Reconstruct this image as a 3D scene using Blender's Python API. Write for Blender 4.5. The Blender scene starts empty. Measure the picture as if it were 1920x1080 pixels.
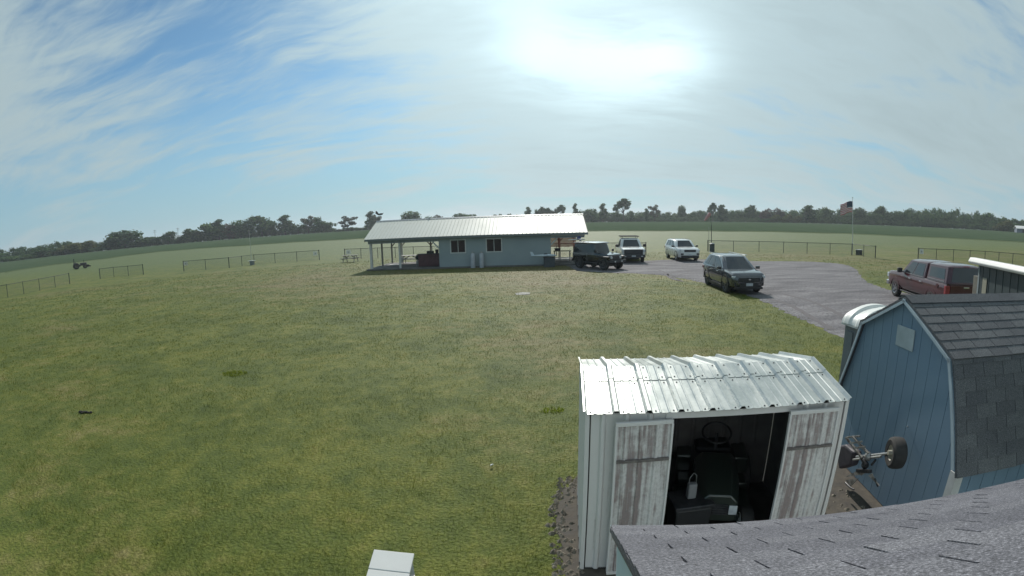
import bpy, bmesh, math, random
import numpy as np
from mathutils import Vector, Matrix

HAZE = .00032
random.seed(7)
rng = np.random.default_rng(7)
S = bpy.context.scene
COL = S.collection
PI = math.pi
def R(a): return math.radians(a)

# ------------------------------------------------------------------ camera
F_PX, KC, CAM_H = 860.0, -0.045, 3.4
PITCH, ROLL = R(8.0), R(1.68)
_F = Vector((0, math.cos(PITCH), -math.sin(PITCH)))
_R0 = Vector((1, 0, 0)); _U0 = Vector((0, math.sin(PITCH), math.cos(PITCH)))
_R = _R0*math.cos(ROLL) - _U0*math.sin(ROLL)
_U = _R0*math.sin(ROLL) + _U0*math.cos(ROLL)
cd = bpy.data.cameras.new('camera'); cam = bpy.data.objects.new('camera', cd); COL.objects.link(cam)
m = Matrix.Identity(4)
for i in range(3):
    m[i][0] = _R[i]; m[i][1] = _U[i]; m[i][2] = -_F[i]
m[0][3], m[1][3], m[2][3] = 0, 0, CAM_H
cam.matrix_world = m
cd.type = 'PANO'; cd.panorama_type = 'FISHEYE_LENS_POLYNOMIAL'
cd.sensor_width = 36; cd.sensor_height = 20.25; cd.sensor_fit = 'HORIZONTAL'
fmm = F_PX*36/1920
SG = -1
cd.fisheye_fov = PI
cd.fisheye_polynomial_k0 = 0; cd.fisheye_polynomial_k1 = SG/fmm; cd.fisheye_polynomial_k2 = 0
cd.fisheye_polynomial_k3 = SG*KC/fmm**3; cd.fisheye_polynomial_k4 = 0
cd.clip_start = 0.05; cd.clip_end = 20000
S.camera = cam

def ray(px, py):
    """direction through a point of the photograph (1920 x 1080)"""
    a, b = px-960, 540-py
    q = math.hypot(a, b); t = q/F_PX; th = t*(1+KC*t*t); s = math.sin(th)/max(q, 1e-9)
    return _R*(a*s) + _U*(b*s) + _F*math.cos(th)
def smooth(a, b, x):
    t = min(1, max(0, (x-a)/(b-a))); return t*t*(3-2*t)
def zt(x, y):
    """height of the land: flat round the club, rising gently to the far field edge"""
    d = math.hypot(x, y)
    return 3.1*smooth(70, 340, d)
def gp(px, py, z=None):
    """point of the ground seen at a point of the photograph"""
    d = ray(px, py)
    if z is not None:
        k = (z-CAM_H)/d.z; return Vector((d.x*k, d.y*k, z))
    k = 0.5; h = math.hypot(d.x, d.y)
    lo, hi = 0.5, 330/h
    for _ in range(60):
        mid = (lo+hi)/2
        if CAM_H+d.z*mid > zt(d.x*mid, d.y*mid): lo = mid
        else: hi = mid
    return Vector((d.x*lo, d.y*lo, zt(d.x*lo, d.y*lo)))
def polar(px, py, dist):
    """x, y at a horizontal distance, and the height seen there"""
    d = ray(px, py); h = math.hypot(d.x, d.y); k = dist/h
    return d.x*k, d.y*k, CAM_H+d.z*k

# ------------------------------------------------------------------ mesh builder
class MB:
    def __init__(s): s.v = []; s.f = []; s.mi = []
    def add(s, vs, fs, M=None, mi=0):
        o = len(s.v)
        s.v += [tuple(M @ Vector(v)) if M is not None else tuple(v) for v in vs]
        s.f += [tuple(i+o for i in f) for f in fs]; s.mi += [mi]*len(fs); return s
    def box(s, x0, x1, y0, y1, z0, z1, M=None, mi=0):
        vs = [(x, y, z) for z in (z0, z1) for y in (y0, y1) for x in (x0, x1)]
        return s.add(vs, [(0,2,3,1),(4,5,7,6),(0,1,5,4),(2,6,7,3),(0,4,6,2),(1,3,7,5)], M, mi)
    def beam(s, a, b, w, h, up=(0,0,1), mi=0):
        a, b = Vector(a), Vector(b); d = (b-a).normalized(); up = Vector(up)
        if abs(d.dot(up)) > .99: up = Vector((1,0,0))
        x = d.cross(up).normalized(); y = x.cross(d)
        vs = [p + x*(sx*w/2) + y*(sy*h/2) for p in (a, b) for sx, sy in ((-1,-1),(1,-1),(1,1),(-1,1))]
        return s.add(vs, [(0,1,2,3),(7,6,5,4),(0,4,5,1),(1,5,6,2),(2,6,7,3),(3,7,4,0)], None, mi)
    def cyl(s, a, b, r0, r1=None, n=12, mi=0, cap=True):
        r1 = r0 if r1 is None else r1
        return s.tube([a, b], [r0, r1], n, cap, mi)
    def tube(s, pts, r, n=8, cap=True, mi=0):
        pts = [Vector(p) for p in pts]; rr = r if isinstance(r, (list, tuple)) else [r]*len(pts)
        vs = []; px = None
        for i, p in enumerate(pts):
            d = (pts[min(i+1, len(pts)-1)] - pts[max(i-1, 0)]).normalized()
            if px is None: px = d.orthogonal().normalized()
            px = (px - d*px.dot(d)).normalized(); y = d.cross(px)
            vs += [p + (px*math.cos(2*PI*k/n) + y*math.sin(2*PI*k/n))*rr[i] for k in range(n)]
        fs = [(i*n+k, i*n+(k+1) % n, (i+1)*n+(k+1) % n, (i+1)*n+k) for i in range(len(pts)-1) for k in range(n)]
        if cap: fs += [tuple(range(n-1, -1, -1)), tuple(range((len(pts)-1)*n, len(pts)*n))]
        return s.add(vs, fs, None, mi)
    def loft(s, rings, cap=True, mi=0, M=None):
        n = len(rings[0]); vs = [v for r in rings for v in r]
        fs = [(i*n+k, i*n+(k+1) % n, (i+1)*n+(k+1) % n, (i+1)*n+k) for i in range(len(rings)-1) for k in range(n)]
        if cap: fs += [tuple(range(n-1, -1, -1)), tuple(range((len(rings)-1)*n, len(rings)*n))]
        return s.add(vs, fs, M, mi)
    def prism(s, poly, vec, mi=0):
        n = len(poly); vec = Vector(vec); vs = [Vector(p) for p in poly]; vs += [v+vec for v in vs]
        return s.add(vs, [tuple(range(n-1, -1, -1)), tuple(range(n, 2*n))] + [(k, (k+1) % n, n+(k+1) % n, n+k) for k in range(n)], None, mi)
    def lathe(s, prof, n=24, M=None, mi=0):
        """prof: (radius, height) about z"""
        vs = [(r*math.cos(2*PI*k/n), r*math.sin(2*PI*k/n), z) for r, z in prof for k in range(n)]
        fs = [(i*n+k, i*n+(k+1) % n, (i+1)*n+(k+1) % n, (i+1)*n+k) for i in range(len(prof)-1) for k in range(n)]
        return s.add(vs, fs, M, mi)
    def ball(s, c, rx, ry=None, rz=None, n=12, mi=0):
        ry = ry or rx; rz = rz or rx; c = Vector(c)
        prof = [(max(1e-4, math.sin(PI*i/(n//2))), -math.cos(PI*i/(n//2))) for i in range(n//2+1)]
        M = Matrix.Translation(c) @ Matrix.Diagonal((rx, ry, rz, 1))
        return s.lathe(prof, n, M, mi)
    def mesh(s, name, mats, smooth=False, ang=35):
        me = bpy.data.meshes.new(name); me.from_pydata(s.v, [], s.f)
        bm = bmesh.new(); bm.from_mesh(me); bmesh.ops.recalc_face_normals(bm, faces=bm.faces); bm.to_mesh(me); bm.free()
        for mm in (mats if isinstance(mats, (list, tuple)) else [mats]): me.materials.append(mm)
        if any(s.mi): me.polygons.foreach_set('material_index', s.mi)
        if smooth:
            me.polygons.foreach_set('use_smooth', [True]*len(me.polygons)); me.set_sharp_from_angle(angle=R(ang))
        me.update(); return me
    def build(s, name, mats, parent=None, smooth=False, bevel=0, seg=2, ang=35):
        o = bpy.data.objects.new(name, s.mesh(name, mats, smooth, ang)); COL.objects.link(o)
        if parent is not None: o.parent = parent
        if bevel:
            b = o.modifiers.new('bevel', 'BEVEL'); b.width = bevel; b.segments = seg; b.limit_method = 'ANGLE'; b.angle_limit = R(30)
            if smooth is False: pass
        return o
def tag(o, label=None, cat=None, group=None, kind=None):
    if label: o['label'] = label
    if cat: o['category'] = cat
    if group: o['group'] = group
    if kind: o['kind'] = kind
    return o
def thing(name, label, cat, loc=(0,0,0), rz=0, group=None):
    o = bpy.data.objects.new(name, None); COL.objects.link(o); o.location = loc; o.rotation_euler = (0, 0, rz)
    o.empty_display_size = .2
    return tag(o, label, cat, group)
def node(name, parent, loc=(0,0,0), rz=0):
    o = bpy.data.objects.new(name, None); COL.objects.link(o); o.parent = parent; o.location = loc; o.rotation_euler = (0,0,rz); return o
def copy_tree(o, parent=None):
    c = o.copy(); COL.objects.link(c); c.parent = parent
    for ch in list(o.children): copy_tree(ch, c)
    return c

# ------------------------------------------------------------------ materials
def ramp(nt, fac, stops):
    n = nt.nodes.new('ShaderNodeValToRGB'); e = n.color_ramp.elements
    while len(e) < len(stops): e.new(.5)
    for i, (p, c) in enumerate(stops):
        e[i].position = p; e[i].color = (*c, 1) if len(c) == 3 else c
    nt.links.new(fac, n.inputs[0]); return n.outputs[0]
def noise(nt, vec, scale, detail=4, rough=.55, dist=0):
    n = nt.nodes.new('ShaderNodeTexNoise'); n.inputs['Scale'].default_value = scale; n.inputs['Detail'].default_value = detail
    n.inputs['Roughness'].default_value = rough; n.inputs['Distortion'].default_value = dist
    if vec is not None: nt.links.new(vec, n.inputs['Vector'])
    return n.outputs[0]
def mth(nt, op, a, b=None, clamp=False):
    n = nt.nodes.new('ShaderNodeMath'); n.operation = op; n.use_clamp = clamp
    for i, v in enumerate((a, b)):
        if v is None: continue
        if isinstance(v, (int, float)): n.inputs[i].default_value = v
        else: nt.links.new(v, n.inputs[i])
    return n.outputs[0]
def mix(nt, fac, a, b, mode='MIX'):
    n = nt.nodes.new('ShaderNodeMix'); n.data_type = 'RGBA'; n.blend_type = mode
    for i, v in ((0, fac), (6, a), (7, b)):
        if isinstance(v, (int, float)): n.inputs[i].default_value = v
        elif isinstance(v, tuple): n.inputs[i].default_value = (*v, 1)
        else: nt.links.new(v, n.inputs[i])
    return n.outputs[2]
def maprange(nt, v, a, b, c=0., d=1., st='SMOOTHSTEP'):
    n = nt.nodes.new('ShaderNodeMapRange'); n.interpolation_type = st
    nt.links.new(v, n.inputs[0])
    for i, q in enumerate((a, b, c, d)): n.inputs[1+i].default_value = q
    return n.outputs[0]
def scalevec(nt, vec, sc, rot=(0,0,0)):
    n = nt.nodes.new('ShaderNodeMapping'); n.inputs['Scale'].default_value = sc; n.inputs['Rotation'].default_value = rot
    nt.links.new(vec, n.inputs[0]); return n.outputs[0]
def newmat(name):
    M = bpy.data.materials.new(name); M.use_nodes = True; nt = M.node_tree
    return M, nt, nt.nodes['Principled BSDF']
def mat(name, base, rough=.6, metal=0, c2=None, ns=4., amt=1., stretch=(1,1,1), bump=0, bs=60., coat=0, spec=.5, trans=0, lo=.35, hi=.65):
    M, nt, b = newmat(name)
    b.inputs['Roughness'].default_value = rough; b.inputs['Metallic'].default_value = metal
    b.inputs['Specular IOR Level'].default_value = spec
    b.inputs['Coat Weight'].default_value = coat; b.inputs['Coat Roughness'].default_value = .06
    tc = nt.nodes.new('ShaderNodeTexCoord').outputs['Object']
    if c2 is None: c2 = tuple(c*.8 for c in base)
    f = noise(nt, scalevec(nt, tc, stretch), ns, 5, .6)
    f = maprange(nt, f, lo, hi, 0., amt, 'LINEAR')
    nt.links.new(mix(nt, f, tuple(base), tuple(c2)), b.inputs['Base Color'])
    nt.links.new(maprange(nt, f, 0, 1, max(.02, rough*.85), min(1, rough*1.15), 'LINEAR'), b.inputs['Roughness'])
    if bump:
        bn = nt.nodes.new('ShaderNodeBump'); bn.inputs['Strength'].default_value = bump; bn.inputs['Distance'].default_value = .01
        nt.links.new(noise(nt, tc, bs, 3), bn.inputs['Height']); nt.links.new(bn.outputs[0], b.inputs['Normal'])
    return M
def paint(name, base, rough=.3, metal=0., ior=1.6):
    M = mat(name, base, rough, metal, ns=2., amt=.5, coat=1.); M.node_tree.nodes['Principled BSDF'].inputs['Coat IOR'].default_value = ior; return M

SUN_EL, SUN_AZ = R(37.5), R(5)     # azimuth measured from +y towards +x
SUN = Vector((math.sin(SUN_AZ)*math.cos(SUN_EL), math.cos(SUN_AZ)*math.cos(SUN_EL), math.sin(SUN_EL)))

M_ = {}
M_['white_metal'] = mat('white painted metal', (.78,.76,.73), .38, 0, (.62,.60,.58), 1.5, .6, bump=.05, bs=12)
M_['white_dirty'] = None
M_['roof_metal'] = mat('pale ribbed roof metal', (.60,.60,.55), .5, 0.0, (.50,.51,.46), .6, .8, (1,.3,1), spec=.45)
M_['galv'] = mat('galvanised steel', (.45,.46,.46), .42, .8, (.3,.31,.32), 8)
M_['dark_steel'] = mat('dark steel', (.06,.06,.065), .5, .4, (.03,.03,.035), 9)
M_['fence_black'] = mat('black fence coating', (.03,.035,.035), .55, 0, (.05,.055,.05), 5)
M_['blue_siding'] = mat('dull blue siding', (.175,.258,.335), .65, 0, (.14,.215,.295), .8, .8)
M_['white_trim'] = mat('white trim paint', (.62,.63,.62), .5, 0, (.5,.5,.49), 5)
M_['rubber'] = mat('tyre rubber', (.022,.022,.023), .8, 0, (.045,.043,.04), 12)
M_['rim'] = mat('alloy wheel', (.42,.43,.45), .3, .85, (.3,.3,.32), 10)
M_['rim_dark'] = mat('dark wheel steel', (.10,.10,.11), .35, .7)
M_['glass'] = mat('dark window glass', (.018,.024,.03), .04, 0, (.025,.03,.036), 1, .5, spec=.8)
M_['black_plastic'] = mat('black plastic', (.025,.025,.027), .5)
M_['lamp'] = mat('lamp lens', (.6,.62,.64), .08, 0, (.45,.47,.5), 14, coat=.6)
M_['tail'] = mat('red lamp lens', (.30,.025,.03), .12, 0, (.2,.015,.02), 14, coat=.6)
M_['plate'] = mat('pale licence plate', (.5,.53,.56), .4)
M_['chrome'] = mat('bright metal', (.7,.71,.72), .15, 1)
M_['concrete'] = mat('concrete', (.30,.29,.27), .85, 0, (.22,.215,.2), 3, bump=.3)
M_['wood_grey'] = mat('weathered grey wood', (.30,.28,.26), .8, 0, (.2,.185,.17), 6, 1, (1,8,8), bump=.2)
M_['wood_white'] = mat('white painted wood', (.62,.62,.60), .6, 0, (.48,.47,.45), 6)
M_['bark'] = mat('bark', (.075,.06,.048), .9, 0, (.04,.034,.03), 8)
# ------------------------------------------------------------------ world and sun
W = bpy.data.worlds.new('World'); S.world = W; W.use_nodes = True
nt = W.node_tree; bg = nt.nodes['Background']
sky = nt.nodes.new('ShaderNodeTexSky'); sky.sky_type = 'NISHITA'; sky.sun_disc = False
sky.sun_elevation = SUN_EL; sky.sun_rotation = SUN_AZ; sky.altitude = 250; sky.air_density = 1.0; sky.dust_density = 1.0; sky.ozone_density = 1.3
tc = nt.nodes.new('ShaderNodeTexCoord').outputs['Generated']
sep = nt.nodes.new('ShaderNodeSeparateXYZ'); nt.links.new(tc, sep.inputs[0])
zc = mth(nt, 'ADD', mth(nt, 'MAXIMUM', sep.outputs[2], 0.), .26)
cmb = nt.nodes.new('ShaderNodeCombineXYZ')
nt.links.new(mth(nt, 'DIVIDE', sep.outputs[0], zc), cmb.inputs[0]); nt.links.new(mth(nt, 'DIVIDE', sep.outputs[1], zc), cmb.inputs[1])
P = cmb.outputs[0]
def warp(vec, sc, amt):
    n = nt.nodes.new('ShaderNodeTexNoise'); n.inputs['Scale'].default_value = sc; n.inputs['Detail'].default_value = 3
    nt.links.new(vec, n.inputs['Vector'])
    a = nt.nodes.new('ShaderNodeVectorMath'); a.operation = 'SUBTRACT'; nt.links.new(n.outputs[1], a.inputs[0]); a.inputs[1].default_value = (.5,.5,.5)
    b = nt.nodes.new('ShaderNodeVectorMath'); b.operation = 'SCALE'; nt.links.new(a.outputs[0], b.inputs[0]); b.inputs[3].default_value = amt
    c = nt.nodes.new('ShaderNodeVectorMath'); nt.links.new(vec, c.inputs[0]); nt.links.new(b.outputs[0], c.inputs[1]); return c.outputs[0]
Pw = warp(P, .55, 1.0)
fib = noise(nt, scalevec(nt, Pw, (.62, 2.3, 1), (0,0,R(28))), 1.15, 9, .60, .35)     # combed cirrus fibres
fin = noise(nt, scalevec(nt, warp(P, 1.6, .35), (.8, 5., 1), (0,0,R(36))), 2.4, 8, .66, .3)
brd = noise(nt, warp(P, .3, .8), .50, 4, .55)                                         # broad sheets
side = maprange(nt, sep.outputs[0], -.66, .30, -.05, .13)
low = maprange(nt, sep.outputs[2], .02, .24, -.13, .02)
cov = mth(nt, 'ADD', mth(nt, 'MULTIPLY', fib, 1.05), mth(nt, 'MULTIPLY', brd, .75))
cov = mth(nt, 'ADD', cov, mth(nt, 'MULTIPLY', fin, .38))
cov = mth(nt, 'ADD', mth(nt, 'ADD', cov, side), low)
def sundot(v):
    dt = nt.nodes.new('ShaderNodeVectorMath'); dt.operation = 'DOT_PRODUCT'; nt.links.new(tc, dt.inputs[0]); dt.inputs[1].default_value = tuple(v)
    return mth(nt, 'MAXIMUM', dt.outputs['Value'], 0.)
d = sundot(SUN); dc = sundot(ray(1130, 118)); dc2 = sundot(ray(1270, 118)); dc3 = sundot(ray(990, 100))
bright = mth(nt, 'ADD', mth(nt, 'POWER', dc, 130.), mth(nt, 'ADD', mth(nt, 'POWER', dc2, 220.), mth(nt, 'MULTIPLY', mth(nt, 'POWER', dc3, 260.), .7)))   # bright cloud below the sun
h1 = mth(nt, 'ADD', mth(nt, 'MULTIPLY', mth(nt, 'POWER', d, 30.), .30), mth(nt, 'MULTIPLY', mth(nt, 'MULTIPLY', bright, maprange(nt, fib, .36, .60, .05, 1.35)), .38))
h2 = mth(nt, 'MULTIPLY', mth(nt, 'POWER', d, 6.), .28)
cov = mth(nt, 'ADD', cov, mth(nt, 'MULTIPLY', mth(nt, 'POWER', d, 12.), .14))
cov = mth(nt, 'ADD', cov, mth(nt, 'MULTIPLY', bright, .16))
cl = mth(nt, 'MULTIPLY', maprange(nt, cov, .925, 1.22, 0., .95), maprange(nt, sep.outputs[2], -.02, .03))
dens = maprange(nt, cov, 1.15, 1.55, 1., .86)                 # thick cloud lets less light through
halo = mth(nt, 'MULTIPLY', mth(nt, 'ADD', mth(nt, 'ADD', h1, h2), .465), dens)
SKY_STR = .10
skc = mix(nt, 1.0, sky.outputs[0], (SKY_STR*.54, SKY_STR*.86, SKY_STR*.96), 'MULTIPLY')
skc = mix(nt, maprange(nt, sep.outputs[2], .0, .34, .80, 0.), skc, (.285, .47, .57))
hm = nt.nodes.new('ShaderNodeCombineColor')
tint = (.89, 1.13, 1.19)
for i in range(3): nt.links.new(mth(nt, 'MULTIPLY', halo, tint[i]), hm.inputs[i])
col = mix(nt, cl, skc, hm.outputs[0])
nt.links.new(col, bg.inputs[0]); bg.inputs[1].default_value = 1.0

sl = bpy.data.lights.new('sun', 'SUN'); sl.energy = 4.2; sl.angle = R(.6); sl.color = (1, .95, .87)
so = bpy.data.objects.new('sun', sl); COL.objects.link(so)
so.rotation_euler = (-SUN).to_track_quat('-Z', 'Y').to_euler()
so.location = (0, 30, 60)
S.view_settings.view_transform = 'Standard'; S.view_settings.look = 'None'; S.view_settings.exposure = 0; S.view_settings.gamma = 1
S.render.engine = 'CYCLES'
S.cycles.use_denoising = True
S.cycles.max_bounces = 6; S.cycles.volume_bounces = 0; S.cycles.transparent_max_bounces = 12

# ------------------------------------------------------------------ ground
def lawn_color(nt):
    """patchy mown turf: greens, straw and bare brown, laid out in world metres"""
    pos = nt.nodes.new('ShaderNodeNewGeometry').outputs['Position']
    fl = nt.nodes.new('ShaderNodeVectorMath'); fl.operation = 'MULTIPLY'; nt.links.new(pos, fl.inputs[0]); fl.inputs[1].default_value = (1,1,0)
    p = fl.outputs[0]
    sp = nt.nodes.new('ShaderNodeSeparateXYZ'); nt.links.new(p, sp.inputs[0])
    big = noise(nt, p, .11, 3, .5, .4); mid = noise(nt, p, .55, 5, .6, .5); fine = noise(nt, p, 3.2, 5, .65); tiny = noise(nt, p, 22., 3, .6)
    green = ramp(nt, mth(nt, 'ADD', mth(nt, 'MULTIPLY', mid, .55), mth(nt, 'MULTIPLY', fine, .45)),
                 [(.30, (.044,.067,.009)), (.47, (.084,.106,.014)), (.58, (.128,.139,.020)), (.72, (.185,.168,.038))])
    straw = ramp(nt, mth(nt, 'ADD', mth(nt, 'MULTIPLY', fine, .6), mth(nt, 'MULTIPLY', tiny, .4)),
                 [(.32, (.075,.056,.026)), (.52, (.17,.138,.066)), (.70, (.26,.215,.115))])
    yb = mth(nt, 'MULTIPLY', maprange(nt, sp.outputs[1], 16, 31, 0, .21), maprange(nt, sp.outputs[0], -46, -12, .25, 1.))                       # worn dry turf before the clubhouse
    yb2 = maprange(nt, sp.outputs[1], 40, 60, 0, -.17)
    xr = maprange(nt, mth(nt, 'ABSOLUTE', mth(nt, 'SUBTRACT', sp.outputs[0], 2.6)), 1.0, 5.5, .15, 0)
    xr = mth(nt, 'MULTIPLY', xr, maprange(nt, sp.outputs[1], 5, 10, .4, 1))
    dry = mth(nt, 'ADD', mth(nt, 'ADD', mth(nt, 'MULTIPLY', big, .75), mth(nt, 'MULTIPLY', mid, .55)), mth(nt, 'ADD', mth(nt, 'ADD', yb, yb2), xr))
    dry = mth(nt, 'ADD', dry, mth(nt, 'MULTIPLY', mth(nt, 'SUBTRACT', fine, .5), .6))
    dry = mth(nt, 'ADD', dry, mth(nt, 'MULTIPLY', mth(nt, 'SUBTRACT', noise(nt, scalevec(nt, p, (.25, 1.3, 1), (0,0,R(14))), .7, 4, .6), .5), .55))   # mower passes
    c = mix(nt, maprange(nt, dry, .66, 1.16, 0, .85), green, straw)
    far = maprange(nt, sp.outputs[1], 34, 75, 0, .65)
    c = mix(nt, far, c, (.078,.113,.046))
    return c, tiny, fine
def lawn_mat(name, blade=False):
    M, nt, b = newmat(name)
    c, tiny, fine = lawn_color(nt)
    b.inputs['Roughness'].default_value = .75; b.inputs['Specular IOR Level'].default_value = .25
    if blade:
        rnd = nt.nodes.new('ShaderNodeNewGeometry').outputs['Random Per Island']
        c = mix(nt, 1., c, ramp(nt, rnd, [(0, (.62,.66,.55)), (.5, (1.,1.,1.)), (.92, (1.3,1.25,1.15)), (1, (1.9,1.75,1.5))]), 'MULTIPLY')
        tr = nt.nodes.new('ShaderNodeBsdfTranslucent'); nt.links.new(c, tr.inputs[0])
        ms = nt.nodes.new('ShaderNodeMixShader'); ms.inputs[0].default_value = .38
        nt.links.new(c, b.inputs['Base Color']); nt.links.new(b.outputs[0], ms.inputs[1]); nt.links.new(tr.outputs[0], ms.inputs[2])
        nt.links.new(ms.outputs[0], nt.nodes['Material Output'].inputs[0])
    else:
        c = mix(nt, 1., c, ramp(nt, tiny, [(.3, (.72,.72,.72)), (.7, (1.2,1.2,1.2))]), 'MULTIPLY')
        nt.links.new(c, b.inputs['Base Color'])
        bn = nt.nodes.new('ShaderNodeBump'); bn.inputs['Strength'].default_value = .7; bn.inputs['Distance'].default_value = .06
        nt.links.new(mth(nt, 'ADD', tiny, fine), bn.inputs['Height']); nt.links.new(bn.outputs[0], b.inputs['Normal'])
    return M
LAWN = lawn_mat('mown turf'); BLADE = lawn_mat('turf blades', True)

def polar_sheet(name, radii, a0, a1, na, zf, material, closed=False):
    mb = MB(); n = na if closed else na+1
    for r in radii:
        for k in range(n):
            a = a0+(a1-a0)*k/na; rr = r(a) if callable(r) else r
            x, y = rr*math.sin(a), rr*math.cos(a); mb.v.append((x, y, zf(x, y)))
    for i in range(len(radii)-1):
        for k in range(na):
            k2 = (k+1) % n
            mb.f.append((i*n+k, i*n+k2, (i+1)*n+k2, (i+1)*n+k))
    mb.mi = [0]*len(mb.f)
    return mb.build(name, material, smooth=True, ang=80)
radii = [.01, 4, 8, 15, 25, 40, 60] + list(np.linspace(70, 345, 40)) + [400, 600, 1000, 1800, 3200, 6000]
tag(polar_sheet('ground', radii, 0, 2*PI, 120, zt, LAWN, True), kind='structure')

# crop field beyond the mown airfield: a low green stand with its own edge
crop = mat('young soy crop', (.052,.078,.046), .95, 0, (.066,.092,.054), .12, .9, (1,1,1), bump=.6, bs=3, spec=0.)
edge_px = [(-260,575),(-120,540),(0,511),(100,496),(200,484),(300,471),(440,461),(560,453),(690,446),(900,436),(1100,432.5),(1280,432),(1440,433.5),(1580,437),(1740,444),(1900,452),(2050,470),(2250,510)]
edge = []
for px, py in edge_px:
    g = gp(px, py); edge.append((math.atan2(g.x, g.y), min(200, math.hypot(g.x, g.y))))
edge.sort()
def edge_r(a):
    return float(np.interp(a, [e[0] for e in edge], [e[1] for e in edge])) + 1.2*math.sin(a*37)+.8*math.sin(a*91)
ca0, ca1 = edge[0][0], edge[-1][0]
mb = MB(); na = 170; fr = np.linspace(0, 1, 14)
for j, t in enumerate([-1]+list(fr)):
    for k in range(na+1):
        a = ca0+(ca1-ca0)*k/na; r0 = edge_r(a); r = r0+(346-r0)*max(t, 0)
        x, y = r*math.sin(a), r*math.cos(a); mb.v.append((x, y, zt(x, y)+(.02 if t < 0 else .06 if t == 0 else .22+.05*math.sin(k*2.1+j))))
for i in range(len(fr)):
    for k in range(na): mb.f.append((i*(na+1)+k, i*(na+1)+k+1, (i+1)*(na+1)+k+1, (i+1)*(na+1)+k))
mb.mi = [0]*len(mb.f)
tag(mb.build('crop_field', crop, smooth=True, ang=60), kind='structure')

# a paler mown strip along the crop edge
strip = mat('pale mown strip', (.105,.132,.072), .8, 0, (.09,.116,.06), .2, 1, bump=.4, bs=4, spec=0.)
mb = MB(); na = 140
for t in (0, 1):
    for k in range(na+1):
        a = ca0+.25+(ca1-ca0-.5)*k/na; r = edge_r(a)-1.5-t*7; x, y = r*math.sin(a), r*math.cos(a); mb.v.append((x, y, zt(x, y)+.03))
for k in range(na): mb.f.append((k, k+1, na+2+k, na+1+k))
mb.mi = [0]*na
tag(mb.build('mown_strip', strip), kind='structure')

# gravel drive
M, nt, b = newmat('purple grey gravel')
pos = nt.nodes.new('ShaderNodeNewGeometry').outputs['Position']
g1 = noise(nt, pos, .35, 4, .6, .6); g2 = noise(nt, scalevec(nt, pos, (.5,2.4,1), (0,0,R(35))), .5, 5, .6, .8); g3 = noise(nt, pos, 9., 4, .7)
gc = ramp(nt, mth(nt, 'ADD', mth(nt, 'MULTIPLY', g2, .8), mth(nt, 'MULTIPLY', g1, .2)), [(.30, (.085,.080,.087)), (.5, (.150,.143,.153)), (.68, (.235,.224,.23))])
gc = mix(nt, 1., gc, ramp(nt, g3, [(.3, (.5,.5,.5)), (.7, (1.45,1.45,1.45))]), 'MULTIPLY')
nt.links.new(gc, b.inputs['Base Color']); b.inputs['Roughness'].default_value = .9; b.inputs['Specular IOR Level'].default_value = .2
bn = nt.nodes.new('ShaderNodeBump'); bn.inputs['Strength'].default_value = .8; bn.inputs['Distance'].default_value = .03
nt.links.new(g3, bn.inputs['Height']); nt.links.new(bn.outputs[0], b.inputs['Normal'])
GRAVEL = M
drive = [(4.6,32.0),(6.2,30.3),(8.2,29.3),(9.5,28.0),(10.4,25.5),(10.8,22.9),(10.9,20.5),(10.9,18.4),(10.6,16.5),(10.3,14.9),(10.15,13.2),(9.95,11.9),(9.9,10.6),(9.9,9.3),(10.6,8.2),(13,7),(17,5.5),(24,3),
         (25,9),(22.2,13.5),(20.2,17),(20.0,19.5),(20.9,21.8),(22.4,24.2),(24.4,26.6),(26.3,29.2),(27.7,31.6),(27.9,33.6),(26.5,35.3),(24,36.0),(21,36.4),(18.8,38.2),(16.5,39.4),(13.6,39.3),(11.6,38.6),(8.5,38.4),(5.2,38.6),(4.4,36)]
def dense(poly, step, jit):
    out = []
    for i, p in enumerate(poly):
        q = poly[(i+1) % len(poly)]; n = max(1, int(math.hypot(q[0]-p[0], q[1]-p[1])/step))
        for k in range(n):
            t = k/n; out.append((p[0]+(q[0]-p[0])*t+random.uniform(-jit, jit), p[1]+(q[1]-p[1])*t+random.uniform(-jit, jit)))
    return out
def inpoly(x, y, poly):
    c = False; j = len(poly)-1
    for i in range(len(poly)):
        xi, yi = poly[i]; xj, yj = poly[j]
        if (yi > y) != (yj > y) and x < (xj-xi)*(y-yi)/(yj-yi)+xi: c = not c
        j = i
    return c
DRV = dense(drive, .18, .13)
mb = MB(); mb.add([(x, y, .006) for x, y in DRV], [tuple(range(len(DRV)))])
tag(mb.build('gravel_drive', GRAVEL), kind='structure')
# tyre tracks worn into the gravel
TRK = mat('dark tyre track', (.085,.074,.082), .9, 0, (.12,.11,.115), 3, 1)
def track(pts, w):
    pts = [Vector((*p, 0)) for p in pts]; mb = MB(); n = 10; cur = []
    for i in range(len(pts)-1):
        p0 = pts[max(i-1,0)]; p1 = pts[i]; p2 = pts[i+1]; p3 = pts[min(i+2, len(pts)-1)]
        for k in range(n):
            t = k/n; cur.append(.5*((2*p1)+(p2-p0)*t+(2*p0-5*p1+4*p2-p3)*t*t+(3*p1-p0-3*p2+p3)*t**3))
    cur.append(pts[-1])
    for i, p in enumerate(cur):
        d = (cur[min(i+1,len(cur)-1)]-cur[max(i-1,0)]).normalized(); nn = Vector((-d.y, d.x, 0)); ww = w*(.6+.5*random.random())/2
        mb.v += [tuple(p+nn*ww+Vector((0,0,.011))), tuple(p-nn*ww+Vector((0,0,.011)))]
    mb.f = [(2*i, 2*i+1, 2*i+3, 2*i+2) for i in range(len(cur)-1)]; mb.mi = [0]*len(mb.f)
    tag(mb.build('tyre_track', TRK), kind='structure')
def gl(*ps): return [tuple(gp(*p, 0.)[:2]) for p in ps]
track(gl((1335,504),(1300,506),(1270,510),(1252,515),(1258,522),(1275,527)), .22)
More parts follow.
